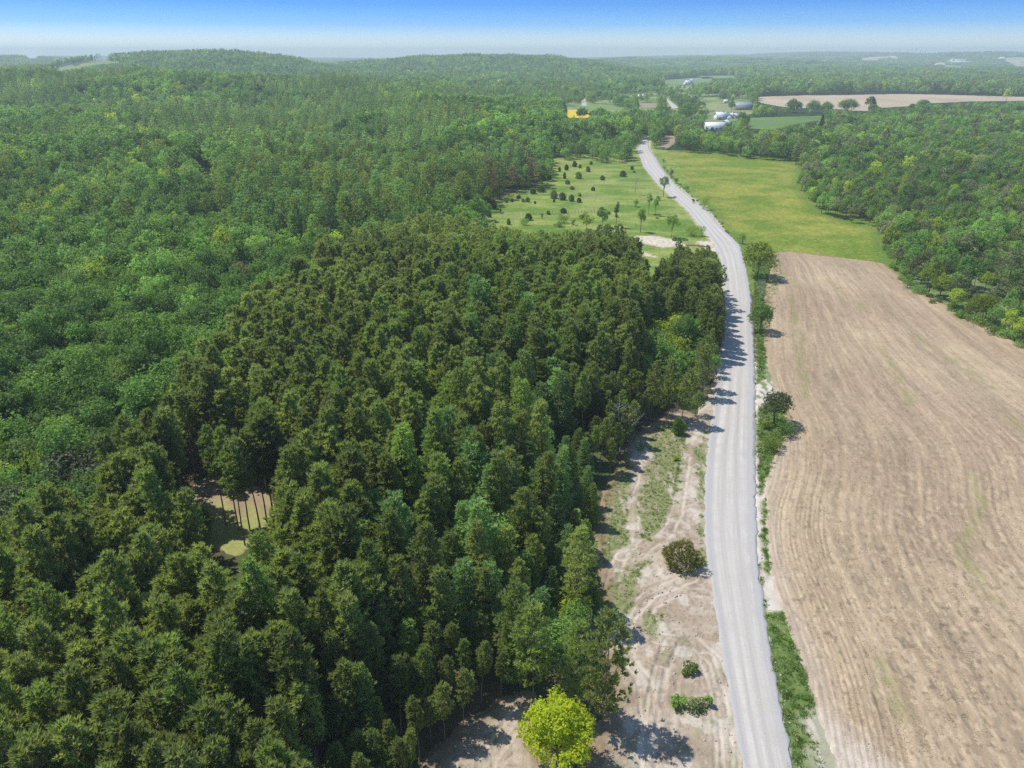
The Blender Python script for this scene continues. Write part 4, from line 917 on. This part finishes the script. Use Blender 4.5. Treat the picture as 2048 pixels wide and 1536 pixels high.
# the bright maple by the camera
def bright_maple():
    x, y = gp(1115, 1535); t, c = broadleaf(1.0, 11.0, 4.3, .50, .46, 92, 150, .28, (.17, .26), tr=.22, cone=.42)
    e = put("maple_tree", None, None, (x, y, 0)); tag(e, "bright yellow green maple standing alone on the sand below the pines", "tree")
    put("trunk", mesh_np("trunk", *t, [M['bark']], smooth=True), e); put("crown", mesh_np("crown", *c, [M['maple']]), e)
bright_maple()
# pines standing free at the clearing and along the sand
def lone_pine(u, v, label, s=1.0, kind='rp', z0=9., h=18., r=1.7, thin=.75, mat=None):
    x, y = gp(u, v); t, c = red_pine(1.0, h, r, z0, thin=thin); e = put("red_pine_tree", None, None, (x, y, 0), (0, 0, random.uniform(0, 6)), (s, s, s))
    tag(e, label, "pine"); put("trunk", mesh_np("trunk", *t, [M['barkp']], smooth=True), e); put("crown", mesh_np("crown", *c, [M[mat or 'rp']]), e)
for a in ((452,1052,"tall thin pine with bare trunk at the upper side of the small clearing"),(478,1062,"slim pine between the two clearing pines, trunk leaning slightly"),(490,1092,"tall bare trunked pine lowest in the small clearing"),
          (503,1078,"slim pine on the sunny clearing floor, second from its lower side"),(521,1058,"bare trunked pine at the plantation side of the clearing"),(534,1046,"dark trunked pine just inside the plantation edge by the clearing"),(372,1010,"dark bare trunk at the forest side of the clearing")):
    lone_pine(*a, mat='rl' and ('rp2' if a[0] < 500 else 'rp'))
for a in ((1362,850,"lone pine with bare lower trunk leaning over the sandy edge near the road", .72),(1335,838,"slim dark trunked pine beside the lone sandy edge pine", .75),(1300,845,"dark pine with bare trunk at the corner of the sandy strip", .78),
          (1402,800,"pine on the road edge throwing its shadow across the gravel", .72),(1398,780,"pine just behind the road edge pine", .74)):
    lone_pine(a[0], a[1], a[2], a[3], z0=5., r=2.3, thin=.85)
for a in ((1152,1418,"small leaning pine right behind the bright maple's top", .72, 'rp2'),(1205,1450,"thin crowned pine behind the bright maple, shadow on the sand", .92, 'rp'),(1066,1400,"sparse olive pine with visible trunk near the sandy patch", .85, 'rp2'),(1040,1372,"sparse pine with visible trunk beside the sparse olive one", .85, 'rp2'),(1148,1240,"sparse crowned pine at the corner of the sandy strip", .85, 'rp')):
    lone_pine(a[0], a[1], a[2], a[3], z0=3.5, r=2.7, thin=.7, mat=a[4])
# bare trees
def dead(u, v, hp, label, mat='barkw', nm="dead_tree", sp=.45, n=26):
    x, y, z, h, w = gsize(u, v, hp, 10); V, F_ = bare(h, n, sp, .08 + h * .008); e = put(nm, None, None, (x, y, z), (0, 0, random.uniform(0, 6)))
    tag(e, label, "bare tree"); put("trunk", mesh_np("trunk", V, F_, [M[mat]], smooth=True), e)
for a in ((1519,606,46,"bare many stemmed tree on the verge between the two roadside trees"),(1240,905,110,"grey leafless tree at the pine edge above the sandy strip"),(158,1060,150,"grey bare branched tree among the pale grove by the clearing"),
          (120,1050,120,"thin grey snag beside the bare branched tree of the pale grove"),(250,1060,150,"pale branched half dead tree next to the clearing pines"),(1270,391,38,"white birch stem standing alone in the meadow"),(1950,360,60,"white leaning snag in the scrubby wood"),(1845,330,40,"grey snag in the middle of the scrubby wood"),
          (1985,330,55,"tall white snag among grey shrubs"),(1715,390,34,"small grey dead tree near the hay field wood"),(1600,275,30,"pale dead stem above the green pasture"),(1905,622,40,"fallen pale branches at the wood edge by the tilled field"),
          (560,1100,60,"small grey leafless tree under the plantation edge"),(1405,800,90,"pale trunked bare tree at the road edge")):
    dead(*a)
# marsh shrubs and edge bushes: near ones single, as things
mi_ = 0; g_ = np.random.default_rng(5)
for i in range(900):
    u, v = g_.uniform(1860, 2080), g_.uniform(430, 660)
    if not inside(np.array([u]), np.array([v]), Z_MARSH)[0]: continue
    if mi_ >= 150: break
    mi_ += 1
MSH = [shrub(.7, h, r, .30, 9) for h, r in ((1.6, 1.7), (2.2, 2.0), (1.2, 1.5))]
MMESH = [(mesh_np("trunk", *t, [M['bark']]), [mesh_np("crown", *c, [M[m]]) for m in ('bg', 'bl', 'bm')]) for t, c in MSH]
def bush_at(x, y, z, s, ci, label, group):
    t, cs = random.choice(MMESH); e = put("shrub", None, None, (x, y, z), (0, 0, random.uniform(0, 6.28)), (s, s, s)); tag(e, label, "bush", group); put("trunk", t, e); put("crown", cs[ci], e)
n_m = 0
for i in range(4000):
    if n_m >= 210: break
    u, v = g_.uniform(1880, 2120), g_.uniform(440, 640)
    if not inside(np.array([u]), np.array([v]), Z_MARSH)[0]: continue
    x, y = gp(u, v); n_m += 1; bush_at(x, y, 0, g_.uniform(.8, 2.0), int(g_.choice([0, 0, 1, 2])), "low grey green shrub on the open marsh beyond the tilled field", "low shrubs on the open marsh")
eb = gpoly([(1772,500),(1790,548),(1830,590),(1900,634),(1980,672),(2048,704),(2120,745)]); ebr, s_e = resample(eb, 46)
for x, y in ebr: bush_at(x + random.uniform(-.5, 4) + 1, y + random.uniform(-.5, 4) + 1, 0, random.uniform(.7, 1.7), random.choice((1, 1, 2)), "bright green bush in the hedge line along the tilled field's wooded edge", "bushes along the wooded edge of the tilled field")
def vb(line, n, lab, grp, s0, s1, cc):
    P_, _ = resample(gpoly(line), n)
    for x, y in P_: bush_at(x + random.uniform(-.6, .6), y + random.uniform(-1.5, 1.5), 0, random.uniform(s0, s1), random.choice(cc), lab, grp)
vb([(1512,520),(1520,585),(1518,640),(1516,690)], 10, "small green bush on the verge between the roadside trees", "small verge bushes between the roadside trees", .35, .7, (1, 2))
vb([(1330,338),(1360,372),(1395,405),(1440,446)], 14, "small green bush on the weedy verge along the hay field", "small verge bushes along the hay field", .35, .8, (1, 2))
vb([(1540,1238),(1580,1300),(1610,1380),(1600,1440)], 9, "low leafy clump in the grassy verge beside the lower road", "low clumps in the verge beside the lower road", .25, .45, (1, 2))
# ------------------------------------------------------------------ grass, straw and stones (nobody could count them)
def tuft_mesh(mat, n=16, h=.38, r=.25):
    a = G.uniform(0, 6.28, n); k = G.random(n) * r; C = np.column_stack([np.cos(a) * k, np.sin(a) * k, np.zeros(n) - .02]); D = nrm(np.column_stack([np.cos(a) * .5, np.sin(a) * .5, np.ones(n)]))
    return mesh_np("tuft", *blades(C, D, 1, h, .07, .3), [M[mat]])
tufts = [tuft_mesh('grass'), tuft_mesh('grass', 22, .5, .4), tuft_mesh('grassd', 14, .4, .3), tuft_mesh('grass', 12, .3, .2)]
def scatter_in(polysW, n, amp, seed, minm=.35):
    g = np.random.default_rng(seed); A = np.concatenate(polysW); out = []
    a0, a1 = A.min(0), A.max(0); x = g.uniform(a0[0], a1[0], n); y = g.uniform(a0[1], a1[1], n)
    k = grass_mask(x, y, polysW, .5, amp) > g.random(n) * .6 + minm; return x[k], y[k]
def grass_layer(name, polysW, n, amp, seed, label, z=.14, mx=1.3, idxs=(0, 1, 2, 3)):
    x, y = scatter_in(polysW, n, amp, seed); g = np.random.default_rng(seed)
    gn_mass(name, np.column_stack([x, y, np.full(len(x), z)]), g.uniform(0, 6.28, len(x)), g.uniform(.5, mx, len(x)), g.choice(idxs, len(x)), tufts, label)
grass_layer("weeds", grassW, 17000, 1.6, 3, "patchy weeds growing on the sandy strip", .22, .8, (0, 2, 3, 2))
grass_layer("verge_grass_tufts", vgrassW, 60000, .7, 4, "green grass tufts growing on the verge by the road", .18, 1.3, (0, 1, 3, 0, 2))
def stalks(n=26, r=.9):
    C = np.column_stack([G.uniform(-r, r, (n, 2)), G.uniform(.02, .06, n)]); D = nrm(np.column_stack([G.normal(size=(n, 2)), G.normal(size=n) * .15]))
    return mesh_np("stalks", *blades(C, D, 1, .38, .055, .0), [M['straw']])
st_ = [stalks() for _ in range(4)]
g = np.random.default_rng(8); n = 34000; yy = g.uniform(46, 330, n); xx = g.uniform(25, 230, n); k = (sdist(xx, yy, tillW) > 1.5) & (xx / yy < .95) & (g.random(n) < np.clip(80 / yy, .1, 1) ** 1.4) & (fbm(xx / 9, yy / 14, 3, 77) + .5 * g.random(n) > .52)
gn_mass("straw_residue", np.column_stack([xx[k], yy[k], np.full(k.sum(), .345)]), g.uniform(0, 6.28, k.sum()), g.uniform(.6, 1.1, k.sum()), g.integers(0, 4, k.sum()), st_, "pale corn stalk litter strewn over the tilled soil")
def stone_mesh():
    u = nrm(G.normal(size=(8, 3))); bm_v = np.array([[-1,-1,-1],[1,-1,-1],[1,1,-1],[-1,1,-1],[-1,-1,1],[1,-1,1],[1,1,1],[-1,1,1]]) * G.uniform(.6, 1.1, (8, 3)) * .1
    return mesh_np("stone", bm_v, [[0,3,2,1],[4,5,6,7],[0,1,5,4],[1,2,6,5],[2,3,7,6],[3,0,4,7]], [M['stone']])
sts = [stone_mesh() for _ in range(4)]
pr_ = []
for side in (L_, R_):
    P_, s_ = resample(side, 900); w = np.where((P_[:, 1] < 170), 1, 0).astype(bool)
    for x, y in P_[w]: pr_.append((x + g.normal() * .6 + (-.5 if side is L_ else .5), y + g.normal() * .4, .2))
px_, py_ = g.uniform(-5, 25, 900), g.uniform(48, 110, 900); k = sdist(px_, py_, SW[0]) > .5
pr_ += [(a, b, .22) for a, b in zip(px_[k], py_[k])]
gn_mass("loose_stones", pr_, g.uniform(0, 6.28, len(pr_)), g.uniform(.4, 1.5, len(pr_)), g.integers(0, 4, len(pr_)), sts, "loose stones scattered along the road edge and sand")
# ------------------------------------------------------------------ buildings
def box_v(x0, x1, y0, y1, z0, z1):
    V = [(x0,y0,z0),(x1,y0,z0),(x1,y1,z0),(x0,y1,z0),(x0,y0,z1),(x1,y0,z1),(x1,y1,z1),(x0,y1,z1)]
    return np.array(V, float), np.array([[0,3,2,1],[4,5,6,7],[0,1,5,4],[1,2,6,5],[2,3,7,6],[3,0,4,7]])
def building(nm, label, cat, u, v, L, Wd, h, roofh, rot, roof, wall, gambrel=False, doors=1, wins=3, chimney=False):
    x, y = gp(u, v); z = float(T(x, y)); e = put(nm, None, None, (x, y, z), (0, 0, R(rot))); tag(e, label, cat)
    put("wall", mesh_np("wall", *box_v(-L/2, L/2, -Wd/2, Wd/2, -2, h), [M[wall]]), e)
    prof = [(-Wd/2-.5, h-.15), (-Wd*.30, h+roofh*.62), (0, h+roofh), (Wd*.30, h+roofh*.62), (Wd/2+.5, h-.15)] if gambrel else [(-Wd/2-.5, h-.15), (0, h+roofh), (Wd/2+.5, h-.15)]
    n = len(prof); up = [(x_, a, b) for x_ in (-L/2-.5, L/2+.5) for a, b in prof]; lo = [(x_, a, b-.25) for x_ in (-L/2-.5, L/2+.5) for a, b in prof]
    V = np.array(up + lo, float); f = []
    for i in range(n-1): f += [[i, i+1, n+i+1, n+i], [2*n+i, 3*n+i, 3*n+i+1, 2*n+i+1], [i, 2*n+i, 2*n+i+1, i+1], [n+i, n+i+1, 3*n+i+1, 3*n+i]]
    f += [[0, n, 3*n, 2*n], [n-1, 3*n-1, 4*n-1, 2*n-1]]
    rf = put("roof", mesh_np("roof", V, f, [M[roof]]), e)
    gv = [(x_, a*.98, b-.2) for x_ in (-L/2, L/2) for a, b in prof]; gf = []
    for s_ in (0, n):
        for i in range(1, n-1, 2) if n == 5 else [1]: gf.append([s_, s_+i, s_+i+1, s_+min(i+2, n-1)] if n == 5 else [s_, s_+1, s_+2, s_+2])
    if n == 3:
        gv = [(x_, a, b) for x_ in (-L/2, L/2) for a, b in ((-Wd/2, h), (Wd/2, h), (.01, h+roofh-.25), (-.01, h+roofh-.25))]; gf = [[0,1,2,3],[4,7,6,5]]
    put("gable", mesh_np("gable", np.array(gv, float), gf, [M[wall]]), e)
    for i in range(doors):
        cx = -L*.2 + i*L*.4; put("door", mesh_np("door", *box_v(cx-1.4, cx+1.4, -Wd/2-.08, -Wd/2+.05, 0, min(3.2, h*.8)), [M['wood']]), e)
    for i in range(wins):
        cx = -L*.42 + i*L*.84/max(wins-1, 1); 
        if any(abs(cx-(-L*.2+j*L*.4)) < 2.4 for j in range(doors)): continue
        put("window", mesh_np("window", *box_v(cx-.6, cx+.6, -Wd/2-.06, -Wd/2+.04, h*.4, h*.4+1.3), [M['darkwin']]), e)
    if chimney: put("chimney", mesh_np("chimney", *box_v(L*.25-.4, L*.25+.4, -.4, .4, h, h+roofh+1.0), [M['redwall']]), rf)
    return e
building("barn", "long white roofed barn, lower wing nearest the dark hedge", "barn", 1429,260.5, 21, 11, 4.0, 3.6, 3, 'whiteroof', 'whitewall', wins=5)
building("barn", "tall white roofed barn joined at an angle to the long wing", "barn", 1449,259, 13, 10, 5.0, 4.0, 62, 'whiteroof', 'tanwall', True, 1, 2)
building("farmhouse", "white roofed house half hidden behind trees, above the long barn", "house", 1440,240, 12, 9, 5.2, 3.4, 10, 'whiteroof', 'whitewall', wins=4, chimney=True)
building("farm_shed", "small white roofed shed among dark trees beside the farmhouse", "shed", 1461,237, 12, 7, 3.5, 2.8, 58, 'whiteroof', 'whitewall')
building("farm_shed", "narrow white roofed shed, last before the rounded dark tree", "shed", 1469,237, 10, 6, 3.2, 2.6, 58, 'whiteroof', 'whitewall')
building("barn", "blue grey roofed barn with tan walls at the corner of the tan field", "barn", 1484,220, 24, 12, 5.5, 4.0, 8, 'blueroof', 'tanwall', wins=4)
building("farm_shed", "tiny white shed in the grass behind the farm", "shed", 1451,206, 6, 5, 3, 1.8, 0, 'whiteroof', 'whitewall', wins=2)
building("farmhouse", "white house in the valley below the far pasture", "house", 1374,170, 16, 9, 6, 4, 25, 'whiteroof', 'whitewall', wins=4)
building("farm_shed", "white roofed shed beside the valley house", "shed", 1381,166, 18, 9, 5, 4, 60, 'whiteroof', 'whitewall', wins=2)
building("cottage", "white cottage among hamlet trees by the far road bend", "house", 1228,197, 10, 8, 4, 3, 5, 'whiteroof', 'whitewall')
building("cottage", "pale cottage further along the hamlet trees", "house", 1281,197, 10, 8, 4, 3, -8, 'whiteroof', 'tanwall')
building("cottage", "small grey roofed house beside the hamlet lawn", "house", 1244,197, 8, 7, 3.5, 2.6, 15, 'greyroof', 'whitewall')
building("farmhouse", "white roofed building alone in the hazy forest below the wooded hill", "house", 1048,167, 26, 11, 6, 4, -12, 'whiteroof', 'tanwall', wins=4)
building("barn", "white roofed barn with a red side on the wooded hill pasture", "barn", 95,143, 26, 14, 7, 5, 4, 'whiteroof', 'redwall', wins=3)
building("farm_shed", "dark gabled shed beside the hill barn", "shed", 104,142, 12, 10, 6, 5, 80, 'greyroof', 'tanwall', wins=2)
building("silo_shed", "long white poultry barn of the far valley farm", "barn", 1922,128, 120, 26, 9, 7, -4, 'whiteroof', 'whitewall', wins=6)
building("silo_shed", "second long white barn of the far valley farm", "barn", 1915,125, 90, 26, 9, 8, -4, 'whiteroof', 'whitewall', wins=5)
building("silo_shed", "short white barn at the end of the far valley farm", "barn", 1900,127, 30, 24, 12, 8, 30, 'whiteroof', 'whitewall')
building("silo_shed", "small white building detached from the far valley farm", "barn", 1939,129, 30, 20, 7, 5, 10, 'whiteroof', 'whitewall')
def silo(u, v, label, h=22, r=4):
    x, y = gp(u, v); z = float(T(x, y)); e = put("silo", None, None, (x, y, z)); tag(e, label, "silo")
    put("body", mesh_np("body", *tube([[0,0,-2],[0,0,h]], [r, r], 14), [M['whitewall']], smooth=True), e); put("roof", mesh_np("roof", *tube([[0,0,h],[0,0,h+r*.6],[0,0,h+r*.9]], [r*1.02, r*.6, .1], 14), [M['whiteroof']], smooth=True), e)
silo(1903,126,"white silo at the near end of the far valley farm"); silo(1906,126,"white silo beside the first one of the far valley farm")
building("farmhouse", "pale house on the far ridge beside a tan field", "house", 2003,121, 40, 22, 12, 8, 10, 'whiteroof', 'whitewall')
# single trees round the farm and along the tan field
for s in [
 ("round_tree", "rounded dark tree between the farm sheds and the green pasture", "tree", 1486,258,26,22,'leafy','bd',None),
 ("round_tree", "large pale rounded tree beside the farm drive", "tree", 1377,246,38,36,'leafy','bd',None),
 ("round_tree", "dark upright tree behind the farmhouse", "tree", 1463,226,24,14,'leafy','bd',None),
 ("hedgerow_tree", "hedgerow tree at the corner of the tan field", "tree", 1588,226,24,30,'leafy','bm',None),
 ("hedgerow_tree", "leaning hedgerow tree, second along the tan field", "tree", 1627,226,23,24,'leafy','bl',None),
 ("hedgerow_tree", "rounded hedgerow tree, third along the tan field", "tree", 1652,226,20,24,'leafy','bm',None),
 ("hedgerow_tree", "broad hedgerow tree before the tall dark one", "tree", 1698,224,22,34,'leafy','bm',None),
 ("hedgerow_tree", "tall dark hedgerow tree rising above the tan field", "tree", 1740,224,30,20,'leafy','sp',None),
 ("hedgerow_tree", "green tree at the foot of the tall dark hedgerow tree", "tree", 1750,228,18,22,'leafy','bm',None),
 ("hedgerow_tree", "small round tree alone below the tan field", "tree", 1825,222,13,16,'leafy','bm',None),
 ("hedgerow_tree", "pale crowned tree behind the small round one", "tree", 1846,218,17,22,'leafy','bl',None),
 ("round_tree", "dark round tree standing in the yellow field", "tree", 1165,238,20,24,'leafy','bd',None),
 ("round_tree", "dark round tree right beside the yellow field", "tree", 1185,238,16,14,'leafy','bd',None),
 ("round_tree", "dark round tree, second beyond the yellow field", "tree", 1202,239,18,18,'leafy','bd',None),
 ("round_tree", "dark round tree, third beyond the yellow field", "tree", 1216,239,17,14,'leafy','bd',None),
 ("round_tree", "dark round tree, fourth beyond the yellow field", "tree", 1231,240,16,16,'leafy','bm',None),
 ("willow_tree", "large pale willow in the valley before the wooded hill", "tree", 1270,184,24,40,'leafy','bl',None),
 ("willow_tree", "second pale willow next to the largest one", "tree", 1310,182,20,34,'leafy','bl',None),
 ("hill_tree", "single dark tree on the crest above the hill pasture", "tree", 197,122,14,11,'leafy','bd',None),
 ("hill_tree", "dark tree standing into the hill pasture", "tree", 150,131,12,13,'leafy','bd',None),
 ("spruce_tree", "tall near black spruce beside the green pasture", "spruce", 1638,285,52,14,'pine','sp',None),
 ("spruce_tree", "near black spruce in the middle of the scrubby wood", "spruce", 1768,300,40,16,'pine','sp',None),
 ("white_pine_tree", "big dark pine where the forest meets the meadow", "white pine", 925,455,105,80,'pine','rp',None),
 ("white_pine_tree", "dark spreading pine at the far edge of the meadow", "white pine", 1208,326,20,26,'pine','wp',None),
 ("white_pine_tree", "dark rounded pine at the road corner of the far meadow", "white pine", 1254,322,26,26,'pine','wp',None),
 ]: plant(*s)
# pylons on the far ridge
def pylon(u, v, hp, i):
    x, y = gp(u, v); z = float(T(x, y)); d = y * cP; h = hp / F * d; P = []
    e = put("power_pylon", None, None, (x, y, z), (0, 0, .3)); tag(e, f"thin steel power pylon on the hazy skyline, {ordn(i)} from the tan strip", "pylon", "power pylons on the far ridge")
    b = h * .09
    for sx_ in (-1, 1):
        for sy_ in (-1, 1): put("leg", mesh_np("leg", *tube([[sx_*b, sy_*b, 0], [sx_*b*.25, sy_*b*.25, h*.62], [0, 0, h]], [.55, .45, .35], 4), [M['steel']]), e)
    br = []
    for k in range(6):
        za, zb = h*.1*k, h*.1*(k+1); wa = b*(1-.75*za/(h*.62)); wb = b*(1-.75*zb/(h*.62)); br += [tube([[-wa, -wa, za], [wb, -wb, zb]], [.25, .25], 3), tube([[wa, wa, za], [-wb, wb, zb]], [.25, .25], 3)]
    put("bracing", mesh_np("bracing", *join(br), [M['steel']]), e)
    for q, w in ((.66, .16), (.78, .20), (.90, .13)): put("crossarm", mesh_np("crossarm", *tube([[-w*h, 0, h*q], [0, 0, h*(q+.02)], [w*h, 0, h*q]], [.3, .7, .3], 4), [M['steel']]), e)
for i, (u, v, hp) in enumerate(((1798,112,14),(1813,112,14),(1822,112,15),(1830,112,15),(1839,112,13),(1849,112,14),(2019,110,9),(1993,110,8)), 1): pylon(u, v, hp, i)
# thin meadow fence behind the plantation: posts and two wires
def fence():
    P_, s_ = resample(gpoly([(1060,428),(1110,427),(1170,426),(1195,427)]), 22); e = put("field_fence", None, None, (P_[0, 0], P_[0, 1], 0)); tag(e, "thin wire fence of wooden posts crossing the meadow", "fence")
    pm = mesh_np("post", *box_v(-.09, .09, -.09, .09, -.3, 1.5), [M['wood']])
    for x, y in P_: put("post", pm, e, (x - P_[0, 0], y - P_[0, 1], 0))
    for hz in (.7, 1.2): put("wire", mesh_np("wire", *tube([[x - P_[0, 0], y - P_[0, 1], hz] for x, y in P_], [.012] * len(P_), 3), [M['steel']]), e)
fence()
# ------------------------------------------------------------------ haze
hv, hf = box_v(-11900, 11900, -330, 12150, -2.2, 135)
hm, n, l, out = nodes_of("pale_haze"); pv = n.new("ShaderNodeVolumePrincipled")
pv.inputs["Color"].default_value = (.82, .95, 1.0, 1); pv.inputs["Density"].default_value = HAZE; pv.inputs["Anisotropy"].default_value = .1
l.new(pv.outputs[0], out.inputs["Volume"])
ho = put("haze", mesh_np("haze", hv, hf, [hm])); tag(ho, "thin pale summer haze over the land", None, None, 'stuff')
print("done", len(bpy.data.objects))
